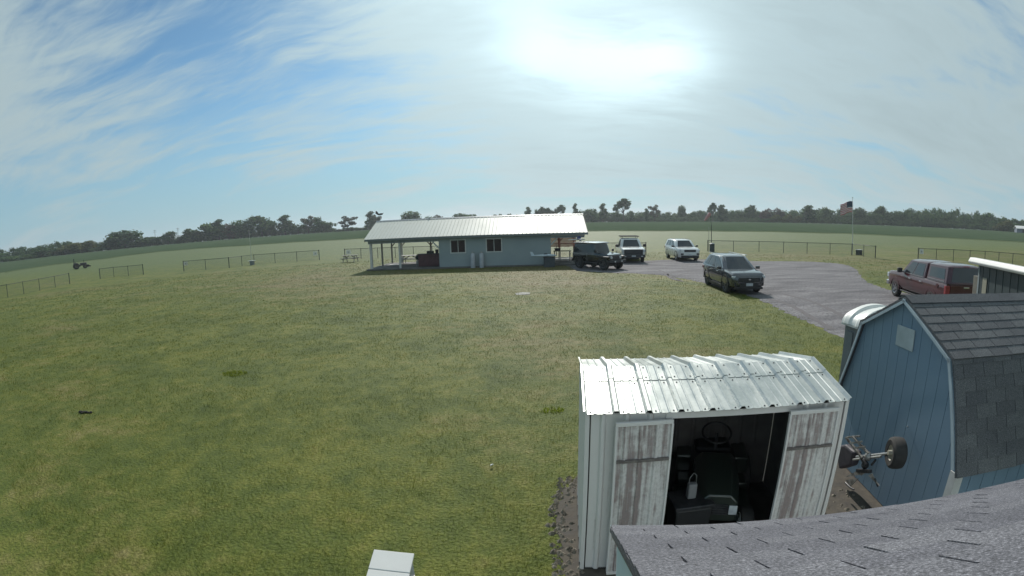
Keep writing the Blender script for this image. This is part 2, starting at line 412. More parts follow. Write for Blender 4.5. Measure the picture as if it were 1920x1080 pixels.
track(gl((1335,509),(1305,511),(1280,514),(1268,518)), .18)
track(gl((1215,503),(1240,508),(1260,520),(1280,528)), .2)
track(gl((1440,560),(1480,572),(1530,600),(1560,618)), .3)
track(gl((1470,552),(1520,565),(1575,590),(1600,606)), .3)

# bare soil and clods beside the white metal shed
soil = mat('bare dark soil', (.045,.038,.032), .95, 0, (.10,.086,.068), 5, 1, bump=.8, bs=14)  # dark tone also stands for shade in the gap between the sheds
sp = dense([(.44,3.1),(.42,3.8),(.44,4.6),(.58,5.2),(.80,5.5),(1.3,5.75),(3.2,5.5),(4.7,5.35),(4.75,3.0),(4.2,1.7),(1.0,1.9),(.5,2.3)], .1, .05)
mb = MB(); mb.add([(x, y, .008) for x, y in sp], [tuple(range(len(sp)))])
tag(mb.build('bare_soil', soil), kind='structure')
clod = mat('dry clods', (.24,.21,.165), .95, 0, (.10,.085,.065), 9, 1, bump=.6, bs=40)
mb = MB()
for _ in range(420):
    y = random.uniform(3.0, 5.5); x = random.uniform(.34, .62)+max(0, (y-4.7)*.3)
    if _ % 4 == 0: y = random.uniform(3.4, 5.3); x = random.uniform(3.45, 4.3)
    s = random.uniform(.012, .045); c = Vector((x, y, s*.3)); n = random.randint(4, 6)
    top = [(c.x+s*math.cos(2*PI*k/n)*random.uniform(.7,1.4), c.y+s*math.sin(2*PI*k/n)*random.uniform(.7,1.4), c.z-s*.3) for k in range(n)]
    mb.add(top+[(c.x, c.y, c.z+s*.5)], [(k, (k+1) % n, n) for k in range(n)])
tag(mb.build('clods', clod), 'dry soil clods and dead turf beside the white metal shed', 'clods', kind='stuff')

# ------------------------------------------------------------------ grass blades on the near lawn
def grass():
    xs, ys, hs, ws = [], [], [], []
    bands = [(1.8, 6, 1500, .035, .004), (6, 10, 800, .036, .0055), (10, 16, 420, .038, .0085), (16, 25, 200, .042, .013), (25, 36, 75, .045, .02), (36, 52, 26, .05, .034)]
    for r0, r1, den, h, w in bands:
        a0, a1 = -1.12, 1.12
        n = int(.5*(r1*r1-r0*r0)*(a1-a0)*den)
        r = np.sqrt(rng.uniform(r0*r0, r1*r1, n)); a = rng.uniform(a0, a1, n)
        # clumpiness
        x, y = r*np.sin(a), r*np.cos(a)
        cl = np.sin(x*3.1+1.7*np.sin(y*2.3))*np.sin(y*3.7+1.3*np.sin(x*2.9))
        k = rng.uniform(-1.3, 1.3, n) < cl+.85
        xs.append(x[k]); ys.append(y[k]); m = k.sum()
        hs.append(h*rng.uniform(.55, 1.5, m)*(1+.3*cl[k])); ws.append(w*rng.uniform(.7, 1.3, m))
    x, y, h, w = (np.concatenate(q) for q in (xs, ys, hs, ws))
    def inside(poly):
        P = np.array(poly); c = np.zeros(len(x), bool); j = len(P)-1
        for i in range(len(P)):
            (xi, yi), (xj, yj) = P[i], P[j]
            if yi != yj: c ^= ((yi > y) != (yj > y)) & (x < (xj-xi)*(y-yi)/(yj-yi)+xi)
            j = i
        return c
    x0_, y0_ = x, y; x = x+rng.normal(0, .32, len(x)); y = y+rng.normal(0, .32, len(y)); bad = inside(drive) & (rng.uniform(0, 1, len(x)) < .985); x, y = x0_, y0_
    bad |= inside([(.44,3.0),(.44,4.6),(.6,5.2),(.9,5.5),(4.2,5.0),(4.4,1.0),(.5,1.0)])
    bad |= inside([(-12.3,36.2),(6.5,35.5),(7,44),(-12.5,44)])
    bad |= inside([(4.2,5.2),(8,4.4),(7.4,1.8),(4.0,2.6)])
    k = ~bad; x, y, h, w = x[k], y[k], h[k], w[k]; n = len(x)
    th = rng.uniform(0, 2*PI, n); ln = rng.uniform(.1, .9, n)*h; la = rng.uniform(0, 2*PI, n)
    V = np.empty((n, 3, 3), np.float32)
    V[:,0,0] = x-np.cos(th)*w/2; V[:,0,1] = y-np.sin(th)*w/2; V[:,0,2] = 0
    V[:,1,0] = x+np.cos(th)*w/2; V[:,1,1] = y+np.sin(th)*w/2; V[:,1,2] = 0
    V[:,2,0] = x+np.cos(la)*ln; V[:,2,1] = y+np.sin(la)*ln; V[:,2,2] = h
    me = bpy.data.meshes.new('grass'); me.vertices.add(3*n); me.vertices.foreach_set('co', V.ravel())
    me.loops.add(3*n); me.loops.foreach_set('vertex_index', np.arange(3*n, dtype=np.int32))
    me.polygons.add(n); me.polygons.foreach_set('loop_start', np.arange(0, 3*n, 3, dtype=np.int32)); me.polygons.foreach_set('loop_total', np.full(n, 3, np.int32))
    me.update(); me.materials.append(BLADE)
    o = bpy.data.objects.new('grass', me); COL.objects.link(o)
    tag(o, 'short mown grass blades covering the near lawn', 'grass', kind='stuff')
grass()
# ------------------------------------------------------------------ foreground shed with asphalt shingles
SH = []
def shingle_mat(name, a, b2, speck=.5):
    M, nt, b = newmat(name)
    tc = nt.nodes.new('ShaderNodeTexCoord').outputs['Object']
    rnd = nt.nodes.new('ShaderNodeNewGeometry').outputs['Random Per Island']
    g = noise(nt, tc, 120., 5, .85); bigs = noise(nt, tc, 1.1, 4, .6)
    c = ramp(nt, g, [(.36, tuple(v*.22 for v in a)), (.47, a), (.57, b2), (.68, tuple(min(.8, v*2.6) for v in b2))])
    c = mix(nt, 1., c, ramp(nt, rnd, [(0, (.82,.82,.84)), (1, (1.12,1.12,1.1))]), 'MULTIPLY')
    c = mix(nt, 1., c, ramp(nt, bigs, [(.35, (.84,.84,.86)), (.65, (1.12,1.12,1.12))]), 'MULTIPLY')
    nt.links.new(c, b.inputs['Base Color']); b.inputs['Roughness'].default_value = .8; b.inputs['Specular IOR Level'].default_value = .35
    bn = nt.nodes.new('ShaderNodeBump'); bn.inputs['Strength'].default_value = .9; bn.inputs['Distance'].default_value = .003
    nt.links.new(g, bn.inputs['Height']); nt.links.new(bn.outputs[0], b.inputs['Normal'])
    return M
SHGREY = shingle_mat('grey asphalt shingle', (.085,.086,.100), (.160,.161,.182))
SHDARK = shingle_mat('dark asphalt shingle', (.092,.096,.102), (.138,.143,.15))
def shingle_slope(mb, o, u, s, L, H, expo=.142, tabw=.305, th=.006, slot=.009, hide=None):
    """courses of three-tab shingles: o eave corner, u along the eave, s up the slope"""
    n = u.cross(s).normalized(); n = n if n.z > 0 else -n
    nc = int(math.ceil(H/expo))
    # underlay
    q = [o-n*.02, o+u*L-n*.02, o+u*L+s*H-n*.02, o+s*H-n*.02]
    mb.prism(q, n*.02)
    for c in range(nc):
        s0 = c*expo; s1 = min(H, s0+expo*1.25); off = (c % 2)*tabw/2 + (c*.037) % .02
        x = -off
        while x < L:
            a0 = max(0, x+slot/2); a1 = min(L, x+tabw-slot/2)
            if a1-a0 > .01:
                j = random.uniform(-.003, .003); lift = random.uniform(0, .0025)
                base = th*1.6
                v = [o+u*a0+s*(s0+j)+n*(.003), o+u*a1+s*(s0+j)+n*(.003), o+u*a1+s*s1+n*(.001), o+u*a0+s*s1+n*(.001),
                     o+u*a0+s*(s0+j)+n*(base+lift), o+u*a1+s*(s0+j)+n*(base+lift), o+u*a1+s*s1+n*(.003), o+u*a0+s*s1+n*(.003)]
                mb.add(v, [(0,3,2,1),(4,5,6,7),(0,1,5,4),(1,2,6,5),(2,3,7,6),(3,0,4,7)])
            x += tabw
ea = R(-9.57); EU = Vector((math.cos(ea), math.sin(ea), 0)); EV = Vector((EU.y, -EU.x, 0))
sl_a = R(32.5); ES = (EV*math.cos(sl_a)+Vector((0,0,math.sin(sl_a)))).normalized()
P1 = Vector((.427, 1.779, 2.0)); RL = 4.6; RH = 2.35
fs = thing('shingled_shed', 'near shed with grey asphalt shingle roof sloping down below the camera', 'shed', (0,0,0))
mb = MB(); shingle_slope(mb, P1, EU, ES, RL, RH); 
ridge0 = P1+ES*RH
ES2 = (EV*math.cos(sl_a)-Vector((0,0,math.sin(sl_a)))).normalized()
nb = EU.cross(ES2).normalized(); nb = nb if nb.z > 0 else -nb
mb.prism([ridge0, ridge0+EU*RL, ridge0+EU*RL+ES2*RH, ridge0+ES2*RH], -nb*.02)
mb.build('roof', SHGREY, fs)
# gable end, fascia and drip edge
light_blue = mat('pale blue siding', (.62,.70,.75), .6, 0, (.56,.64,.70), 1.5, .8)
nS = EU.cross(ES).normalized(); nS = nS if nS.z > 0 else -nS
mb = MB()
a = P1+EU*.035-nS*.045
tip = a; top = a+ES*(RH-.02); base = a+EV*.28-Vector((0,0,.30))
bk = a+EV*(2*RH*math.cos(sl_a)-.3); 
mb.prism([tip, top, a+EV*(2*RH*math.cos(sl_a)-.05), Vector((bk.x,bk.y,0)), Vector((base.x,base.y,0)), base], EU*.03)
w0 = Vector((base.x,base.y,0))+EU*.035+EV*.02
mb.prism([w0, w0+EU*(RL-.2), w0+EU*(RL-.2)+Vector((0,0,1.78)), w0+Vector((0,0,1.78))], EV*.03)
for k in range(1, 9):      # vertical grooves of the gable boards stand as battens
    q = a+EV*(.25+k*.3)-EU*.004; zz = (q.z+(.25+k*.3)*math.tan(sl_a)) if (.25+k*.3) < RH*math.cos(sl_a) else 2.4
    mb.beam((q.x,q.y,0), (q.x,q.y,min(zz-.1, 3.0)), .012, .012)
mb.build('wall', light_blue, fs)
mb = MB(); e0 = P1-nS*.030+EU*.012
mb.prism([e0, e0+ES*RH, e0+ES*RH-nS*.016, e0-nS*.016], EU*.012)
mb.build('drip_edge', M_['dark_steel'], fs)
mb = MB(); mb.prism([P1+EU*.06-nS*.03+EV*.02, P1+EU*(RL-.05)-nS*.03+EV*.02, P1+EU*(RL-.05)-nS*.03+EV*.02-Vector((0,0,.10)), P1+EU*.06-nS*.03+EV*.02-Vector((0,0,.10))], EV*.02)
mb.build('fascia', M_['white_trim'], fs)

# ------------------------------------------------------------------ white metal garden shed, doors open
def rusty_white(name, amt):
    M, nt, b = newmat(name)
    tc = nt.nodes.new('ShaderNodeTexCoord').outputs['Object']
    st = noise(nt, scalevec(nt, tc, (9, 9, .35)), 1.6, 5, .65); sp = noise(nt, tc, 9., 5, .7); bl = noise(nt, tc, 26., 4, .75)
    f = maprange(nt, mth(nt, 'ADD', mth(nt, 'MULTIPLY', st, .75), mth(nt, 'MULTIPLY', sp, .25)), .60-amt*.21, .72-amt*.20, 0, 1)
    rust = ramp(nt, bl, [(.35, (.10,.055,.055)), (.6, (.24,.145,.135))])
    c = mix(nt, mth(nt, 'MULTIPLY', f, .35+.5*amt), mix(nt, maprange(nt, bl, .4, .7), (.74,.705,.68), tuple(v*(1-.28*amt) for v in (.74,.70,.675))), rust)
    nt.links.new(c, b.inputs['Base Color']); b.inputs['Roughness'].default_value = .5; return M
RW = rusty_white('stained white steel', .75); RW0 = rusty_white('white steel wall', .08)
WS0 = Vector((.612, 3.66, 0)); wa = R(-6.6)
ws = thing('metal_shed', 'small white ribbed metal shed with both stained doors open', 'shed', WS0, wa)
SL, SD, SZ, SR = 2.53, 1.50, 1.80, .150       # length, depth, eave height, roof rise
def ribbed(mb, x0, x1, z0, z1, y, pitch, d, out=-1, th=.004, wr=.03, vertical=True):
    """a thin ribbed sheet in the xz plane at y"""
    xs = [(x0, 0)]; x = x0+pitch/2
    while x < x1-wr:
        xs += [(x-wr, 0), (x-wr*.45, d), (x+wr*.45, d), (x+wr, 0)]; x += pitch
    xs.append((x1, 0))
    n = len(xs)
    vs = [(px, y+out*pd, z0) for px, pd in xs]+[(px, y+out*pd, z1) for px, pd in xs]
    vs += [(px, y+out*pd-out*th, z0) for px, pd in xs]+[(px, y+out*pd-out*th, z1) for px, pd in xs]
    fs = []
    for k in range(n-1):
        fs += [(k, k+1, n+k+1, n+k), (2*n+k+1, 2*n+k, 3*n+k, 3*n+k+1), (k+1, k, 2*n+k, 2*n+k+1), (n+k, n+k+1, 3*n+k+1, 3*n+k)]
    fs += [(0, n, 3*n, 2*n), (n-1, 3*n-1, 4*n-1, 2*n-1)]
    return mb.add(vs, fs)
mb = MB()
ribbed(mb, .04, .70, .02, SZ-.03, 0, .21, .022)          # front, left of the opening
ribbed(mb, 1.96, SL-.04, .02, SZ-.03, 0, .21, .022)
ribbed(mb, .04, SL-.04, .02, SZ, SD, .21, .022, 1)       # back
mb.box(.70, 1.96, -.012, .0, SZ-.09, SZ-.03)             # lintel
for x, s in ((.0, -1), (SL, 1)):                         # ends with gable
    y = .03
    mb2 = MB(); ribbed(mb2, .03, SD-.03, .02, SZ, 0, .21, .02)
    Mx = Matrix.Translation((x, 0, 0)) @ Matrix.Rotation(R(90) if s > 0 else R(-90), 4, 'Z') @ (Matrix.Identity(4) if s > 0 else Matrix.Translation((-SD, 0, 0)))
    mb.add(mb2.v, mb2.f, Mx)
    mb.prism([(x-.004, .02, SZ+.002), (x-.004, SD-.02, SZ+.002), (x-.004, SD/2, SZ+SR-.02)], (.008, 0, 0))
for x in (-.012, SL-.028):                               # corner angles
    mb.box(x, x+.04, -.012, .028, 0, SZ-.01); mb.box(x, x+.04, SD-.028, SD+.012, 0, SZ-.01)
mb.build('wall', RW0, ws, bevel=.002, seg=1)
lin = mat('dull inner steel with shade', (.15,.14,.135), .7, 0, (.11,.10,.098), 3)  # dull inner faces added in dark grey to give the interior its shade
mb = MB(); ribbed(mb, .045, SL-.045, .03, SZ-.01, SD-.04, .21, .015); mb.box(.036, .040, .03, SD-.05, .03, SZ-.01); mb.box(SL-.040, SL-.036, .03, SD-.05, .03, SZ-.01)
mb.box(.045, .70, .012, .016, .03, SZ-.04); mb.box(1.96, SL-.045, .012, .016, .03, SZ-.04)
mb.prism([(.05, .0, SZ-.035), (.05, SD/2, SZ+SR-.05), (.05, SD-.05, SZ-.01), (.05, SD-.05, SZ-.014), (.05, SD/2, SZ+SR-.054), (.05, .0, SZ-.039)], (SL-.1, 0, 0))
mb.build('shade_lining', lin, ws)
# roof: two slopes of ribbed sheet, ribs run from ridge to eave
Mroof, nt, b = newmat('weathered galvalume sheet')
tc = nt.nodes.new('ShaderNodeTexCoord').outputs['Object']
n1 = noise(nt, scalevec(nt, tc, (1.2, .5, 1)), 2.2, 5, .65); n2 = noise(nt, tc, 30, 4, .7)
c = ramp(nt, mth(nt, 'ADD', mth(nt, 'MULTIPLY', n1, .7), mth(nt, 'MULTIPLY', n2, .3)), [(.35, (.36,.385,.37)), (.55, (.50,.52,.50)), (.7, (.60,.615,.59))])
nt.links.new(c, b.inputs['Base Color']); b.inputs['Metallic'].default_value = .55
nt.links.new(maprange(nt, n1, .3, .7, .28, .48), b.inputs['Roughness'])
bn = nt.nodes.new('ShaderNodeBump'); bn.inputs['Strength'].default_value = .12; bn.inputs['Distance'].default_value = .01
nt.links.new(n1, bn.inputs['Height']); nt.links.new(bn.outputs[0], b.inputs['Normal'])
ROOFM = Mroof
def roof_sheet(mb, x0, x1, pitch, rib, wr, eave, ridge, th=.003, minor=.0):
    """ribs along the slope; eave and ridge are (y, z)"""
    ey, ez = eave; ry, rz = ridge; dn = Vector((0, -(rz-ez), ry-ey)).normalized()
    if dn.z < 0: dn = -dn
    prof = [(x0, 0)]; x = x0+pitch*.5
    first = True
    xs = np.arange(x0, x1+1e-6, pitch)
    prof = []
    for i, xx in enumerate(xs):
        if i == 0: prof += [(xx, rib), (xx+wr*.45, rib), (xx+wr, 0)]
        elif i == len(xs)-1: prof += [(xx-wr, 0), (xx-wr*.45, rib), (xx, rib)]
        else: prof += [(xx-wr, 0), (xx-wr*.45, rib), (xx+wr*.45, rib), (xx+wr, 0)]
        if minor and i < len(xs)-1:
            for q in (.36, .64): prof += [(xx+pitch*q-.012, 0), (xx+pitch*q-.005, minor), (xx+pitch*q+.005, minor), (xx+pitch*q+.012, 0)]
    n = len(prof); vs = []
    for t in (0, th):
        for (yy, zz) in ((ey, ez), (ry, rz)):
            for px, pd in prof: vs.append((px, yy+dn.y*(pd+t), zz+dn.z*(pd+t)))
    fs = []
    for k in range(n-1):
        fs += [(k, k+1, n+k+1, n+k), (2*n+k, 3*n+k, 3*n+k+1, 2*n+k+1), (k, 2*n+k, 2*n+k+1, k+1), (n+k, n+k+1, 3*n+k+1, 3*n+k)]
    fs += [(0, n, 3*n, 2*n), (n-1, 3*n-1, 4*n-1, 2*n-1)]
    mb.add(vs, fs); return dn
mb = MB()
ez = SZ-.005; rz = SZ+SR
def lerp2(a, b2, t): return (a[0]+(b2[0]-a[0])*t, a[1]+(b2[1]-a[1])*t)
E0, Rg = (-.055, ez-.010), (SD/2, rz)
pit = (SL+.03)/9
dn = roof_sheet(mb, -.03, SL+.0, pit, .030, .034, E0, lerp2(E0, Rg, .70), minor=.006)
e2 = lerp2(E0, Rg, .655); r2 = Rg
roof_sheet(mb, -.03, SL+.0, pit, .030, .034, (e2[0]+dn.y*.005, e2[1]+dn.z*.005), (r2[0]+dn.y*.005, r2[1]+dn.z*.005), minor=.006)
E1 = (SD+.055, ez-.010)
roof_sheet(mb, -.03, SL+.0, pit, .030, .034, E1, (SD/2+.001, rz-.002), minor=.006)
rf = mb.build('roof', ROOFM, ws)
mb = MB()                                                # screws with dark washers
for i in range(9):
    for q in (.22, .78):
        for t in (.035, .60, .72, .95):
            p = lerp2(E0, Rg, t); x = -.03+pit*(i+q)
            c0 = Vector((x, p[0], p[1]))+dn*(.0035 if t < .65 else .009)
            mb.cyl(c0, c0+dn*.006, .008, .006, 6)
mb.build('screw', M_['dark_steel'], rf)['kind'] = 'stuff'
def shed_door(loc, rz, L, lab):
    o = node('door', ws, loc, rz); o['label'] = lab
    mb = MB(); ribbed(mb, 0, L, .06, SZ-.10, 0, .145, .012, wr=.022); mb.build('panel', RW, o)
    mb = MB(); zz = SZ-.10
    mb.box(-.012, L+.012, -.022, .012, zz, zz+.035); mb.box(-.012, L+.012, -.022, .012, .02, .055)
    mb.box(-.016, .004, -.022, .012, .055, zz); mb.box(L-.004, L+.016, -.022, .012, .055, zz)
    mb.build('frame', RW0, o, bevel=.002, seg=1)
    mb = MB(); mb.box(.004, L-.004, -.026, -.004, zz-.36, zz-.335); mb.build('crossbar', M_['dark_steel'] if 0 else mat('rusted bar', (.12,.10,.095), .8, 0, (.25,.22,.2), 20), o)
    mb = MB(); mb.box(.06 if rz < 0 else L-.1, .10 if rz < 0 else L-.06, -.034, -.012, .42, .50); mb.build('latch', M_['dark_steel'], o, bevel=.003)
    return o
shed_door((.262, -.075, -.02), R(5), .49, 'rust streaked left door, tilted outward')
shed_door((1.885, -.05, .0), R(-1), .50, 'rust streaked right door')
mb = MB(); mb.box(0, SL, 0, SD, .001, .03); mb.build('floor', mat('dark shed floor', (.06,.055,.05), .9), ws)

# ride-on mower parked inside the white shed
MW = Vector((1.50, .66, .03))
mwp = Matrix.Translation(WS0) @ Matrix.Rotation(wa, 4, 'Z') @ MW
mo = thing('riding_mower', 'dark riding mower with high seat back parked inside the white metal shed', 'mower', mwp, wa-R(12))
dkp = paint('dark green mower paint', (.022,.03,.024), .35)
mb = MB()                                                 # hood tapering to the grille (front towards the camera, -y)
mb.loft([[(-.2,-.42,.34),(.2,-.42,.34),(.2,-.42,.58),(.12,-.42,.66),(-.12,-.42,.66),(-.2,-.42,.58)],
         [(-.24,-.1,.32),(.24,-.1,.32),(.24,-.1,.66),(.15,-.1,.74),(-.15,-.1,.74),(-.24,-.1,.66)],
         [(-.25,.28,.32),(.25,.28,.32),(.25,.28,.70),(.17,.28,.80),(-.17,.28,.80),(-.25,.28,.70)]])
mb.build('hood', dkp, mo, smooth=True, bevel=.015)
mb = MB(); mb.box(-.1, .1, -.435, -.42, .43, .56)
for k in range(4): mb.box(-.1, .1, -.445, -.435, .445+k*.03, .455+k*.03)
mb.build('grille', M_['dark_steel'], mo)
for sx in (-1, 1):
    mb = MB(); mb.box(min(sx*.11,sx*.2), max(sx*.11,sx*.2), -.44, -.42, .44, .55); mb.build('headlight', M_['lamp'], mo, bevel=.008)
mb = MB(); mb.box(-.42, .42, .28, .95, .32, .40); mb.box(-.44, -.26, .5, 1.0, .40, .62); mb.box(.26, .44, .5, 1.0, .40, .62); mb.build('chassis', dkp, mo, bevel=.02)
mb = MB(); mb.box(-.46, .46, -.15, .42, .14, .26); mb.build('mower_deck', dkp, mo, bevel=.03)
mb = MB(); mb.box(-.22, .22, .55, .95, .62, .72); mb.build('seat', M_['black_plastic'], mo, bevel=.04)
mb = MB(); mb.prism([(-.24,.92,.70),(.24,.92,.70),(.22,1.0,1.22),(.15,1.02,1.30),(-.15,1.02,1.30),(-.22,1.0,1.22)], (0,.09,0)); mb.build('backrest', M_['black_plastic'], mo, bevel=.035)
mb = MB(); mb.tube([(.0,.36,.78),(0,.42,.98)], .02)
ring = [Vector((.17*math.cos(2*PI*k/20), .42+.15*math.sin(2*PI*k/20)*.9, .98+.15*math.sin(2*PI*k/20)*.45)) for k in range(21)]
mb.tube(ring, .013, 6); mb.build('steering_wheel', M_['black_plastic'], mo, smooth=True)
def wheel(parent, c, r, w, rimmat, axis='x', spokes=5, name='wheel', rr=.62):
    """a wheel = tyre + rim, axle along local x of the node"""
    o = node(name, parent, c, 0 if axis == 'x' else R(90))
    Mx = Matrix.Rotation(R(90), 4, 'Y')
    mb = MB(); k = rr
    mb.lathe([(r*k, -w*.46), (r*.80, -w*.5), (r*.95, -w*.44), (r, -w*.28), (r, w*.28), (r*.95, w*.44), (r*.80, w*.5), (r*k, w*.46), (r*k, -w*.46)], 28, Mx)
    mb.build('tyre', M_['rubber'], o, smooth=True, ang=40)
    mb = MB()
    for s in (-1, 1):
        mb.lathe([(r*k, s*w*.46), (r*(k-.06), s*w*.42), (r*(k-.10), s*w*.18), (.001, s*w*.16)], 24, Mx)
        mb.lathe([(r*.17, s*w*.15), (r*.15, s*w*.40), (.001, s*w*.42)], 12, Mx)
        for q in range(spokes):
            a = 2*PI*q/spokes; p0 = Vector((s*w*.37, r*.10*math.cos(a), r*.10*math.sin(a))); p1 = Vector((s*w*.41, r*(k-.05)*math.cos(a), r*(k-.05)*math.sin(a)))
            mb.beam(p0, p1, r*.15, w*.07, up=(1,0,0))
    mb.build('rim', rimmat, o, smooth=True, ang=35)
    return o
for x, y, r, w in ((-.36,-.22,.19,.15),(.36,-.22,.19,.15),(-.40,.72,.26,.22),(.40,.72,.26,.22)): wheel(mo, (x, y, r), r, w, M_['white_trim'])
# pale jug hanging on a strap and a reflector in the gloom
jugp = mwp+Vector((-.42, -.30, 0))
j = thing('plastic_jug', 'small pale plastic jug with wire bail in the dark doorway of the metal shed', 'jug', jugp+Vector((0,0,.62)))
mb = MB(); mb.box(-.06, .06, -.045, .045, 0, .22); mb.build('bottle', mat('pale jug plastic', (.24,.24,.25), .5), j, bevel=.02, seg=3); j.scale = (.8,.8,.8)
mb = MB(); mb.tube([(-.05,0,.2),(-.045,0,.3),(0,0,.37),(.045,0,.33),(.05,0,.2)], .005, 6); mb.build('handle', M_['galv'], j)
mb = MB(); mb.box(-.2, .2, -.16, .16, -.57, -.02); sb = mb
jb = thing('storage_tote', 'dark storage tote on the shed floor under the pale jug', 'tote', jugp)
mb = MB(); mb.loft([[(-.17,-.13,0),(.17,-.13,0),(.17,.13,0),(-.17,.13,0)],[(-.2,-.15,.57),(.2,-.15,.57),(.2,.15,.57),(-.2,.15,.57)]]); mb.build('bin', M_['black_plastic'], jb, bevel=.02)
mb = MB(); mb.box(-.215, .215, -.165, .165, .572, .615); mb.build('lid', M_['dark_steel'], jb, bevel=.01)

# ------------------------------------------------------------------ blue gambrel barn
BL = Vector((4.693, 4.914, 0)); BR = Vector((4.407, 3.144, 0))
bu = (BR-BL).normalized(); bn_ = Vector((-bu.y, bu.x, 0)); bc = (BL+BR)/2
ang_b = math.atan2(bn_.y, bn_.x)          # local x = along the ridge, away from us; local -y = towards the near side
if bn_.x < 0: ang_b += PI
bn = thing('gambrel_shed', 'dull blue wooden gambrel shed with dark shingles beside the white metal shed', 'shed', bc, ang_b)
BLN = 3.3
prof = [(-1.30, 1.10), (-.90, 2.12), (0, 2.585), (.90, 2.12), (1.30, 1.10)]
mb = MB()
gp_ = [(-1.28, 0), (-1.28, 1.12), (-.885, 2.10), (0, 2.555), (.885, 2.10), (1.28, 1.12), (1.28, 0)]
mb.prism([(0, y, z) for y, z in gp_], (.03, 0, 0)); mb.prism([(BLN-.03, y, z) for y, z in gp_], (.03, 0, 0))
mb.box(.03, BLN-.03, -1.28, -1.25, 0, 1.10); mb.box(.03, BLN-.03, 1.25, 1.28, 0, 1.10)
# board grooves: narrow raised boards on the gable, so that joints show as shaded lines
y = -1.279; k = 0
while y < 1.27:
    y1 = min(1.279, y+.195)
    def top(yy):
        for (ya, za), (yb, zb) in zip(gp_[1:-1], gp_[2:-1]):
            if ya <= yy <= yb: return za+(zb-za)*(yy-ya)/(yb-ya)
        return 1.1
    ys = [y+.0035] + [q for q in (-.885, 0, .885) if y+.0035 < q < y1-.0035] + [y1-.0035]
    poly = [(0, ys[0], .02), (0, ys[-1], .02)] + [(0, q, top(q)-.004) for q in reversed(ys)]
    mb.prism(poly, (-.007, 0, 0)); y = y1
x = .02
while x < BLN-.02:
    mb.box(x+.004, min(BLN-.02, x+.2)-.004, -1.288, -1.28, .02, 1.07); x += .2
mb.build('wall', M_['blue_siding'], bn)
mb = MB()
def slope(y0, z0, y1, z1):
    o = Vector((-.07, y0, z0)); s = Vector((0, y1-y0, z1-z0)); H = s.length; s.normalize()
    shingle_slope(mb, o, Vector((1,0,0)), s, BLN+.14, H, .14, .31)
slope(-1.345, 1.02, -.92, 2.125); slope(-.935, 2.118, 0, 2.60); slope(1.345, 1.02, .92, 2.125); slope(.935, 2.118, 0, 2.60)
for s in (-1, 1): mb.prism([(-.07, 0, 2.612), (-.07, s*.14, 2.545), (-.07, s*.14, 2.551), (-.07, 0, 2.622)], (BLN+.14, 0, 0))
mb.build('roof', SHDARK, bn)
mb = MB()
for (a, b2) in zip(prof[:-1], prof[1:]):
    A = Vector((0, *a)); B2 = Vector((0, *b2)); dd = (B2-A).normalized(); nn = Vector((0, -dd.z, dd.y)); nn = nn if nn.z > 0 else -nn
    A2 = A-nn*.05-dd*.01; B3 = B2-nn*.05+dd*.01
    mb.prism([(-.088, A2.y, A2.z), (-.088, B3.y, B3.z), (-.088, B3.y+nn.y*.034, B3.z+nn.z*.034), (-.088, A2.y+nn.y*.034, A2.z+nn.z*.034)], (.016, 0, 0))
mb.build('rake_trim', mat('pale blue trim', (.42,.50,.55), .6), bn)
mb = MB(); mb.box(-.026, -.0125, -1.29, -1.20, 0, 1.03); mb.build('corner_board', M_['white_trim'], bn); mb = MB(); mb.box(-.026, .08, -1.305, -1.2915, 0, 1.01); mb.build('corner_board', M_['white_trim'], bn)
mb = MB(); Mv = Matrix.Translation((-.012, -.02, 2.12))
mb.box(-.012, 0, -.17, .17, -.125, .125, Mv); mb.build('vent_cover', mat('pale vent board', (.42,.48,.50), .5), bn, bevel=.004)
mb = MB(); mb.ball((-.02, -.35, 1.15), .012); mb.build('hook', M_['chrome'], bn)

# ------------------------------------------------------------------ upturned axle with wheel against the blue shed
def onbarn(px, py, off=.25):
    d = ray(px, py); n = Vector((-math.cos(ang_b), -math.sin(ang_b), 0)); p0 = bc+n*off
    k = (p0-Vector((0,0,CAM_H))).dot(n)/d.dot(n); return Vector((0,0,CAM_H))+d*k
ax = thing('wheeled_cultivator', 'upturned garden cultivator with one big wheel leaning by the blue shed', 'cultivator', onbarn(1625, 900, .3)*1)
axl = Matrix.Translation(-ax.location)
def L(px, py, off): return onbarn(px, py, off)-ax.location
old = mat('worn pale steel', (.42,.41,.38), .6, .3, (.15,.13,.12), 14); dk = M_['dark_steel']; purple = mat('faded dark hood', (.07,.06,.075), .6, 0, (.04,.035,.045), 6)
wc = L(1680, 849, .30)
wn = node('wheel', ax, wc, ang_b+R(-16))
Mx = Matrix.Rotation(R(90), 4, 'Y'); r = .18
mb = MB(); mb.lathe([(r*.5,-.075),(r*.8,-.085),(r*.96,-.065),(r,-.03),(r,.03),(r*.96,.065),(r*.8,.085),(r*.5,.075),(r*.5,-.075)], 28, Mx); mb.build('tyre', M_['rubber'], wn, smooth=True, ang=40)
mb = MB()
mb.lathe([(r*.52,-.07),(r*.44,-.05),(r*.2,-.045),(.03,-.06),(.028,-.10),(.001,-.10)], 24, Mx); mb.lathe([(r*.52,.07),(r*.44,.05),(.001,.045)], 24, Mx); mb.build('rim', mat('cream rim', (.40,.39,.33), .5, 0, (.25,.23,.18), 12), wn, smooth=True)
mb = MB(); mb.cyl(L(1606, 857, .34), L(1678, 849, .34), .018, .018, 10); mb.cyl(L(1600, 862, .36), L(1652, 856, .36), .014, .014, 8)
mb.ball(L(1628, 856, .36), .05, .05, .06); mb.build('axle', M_['galv'], ax, smooth=True)
mb = MB()
for a, b2 in (((1586,820),(1616,858)), ((1598,818),(1628,850))): mb.beam(L(*a, .5), L(*b2, .42), .03, .02)
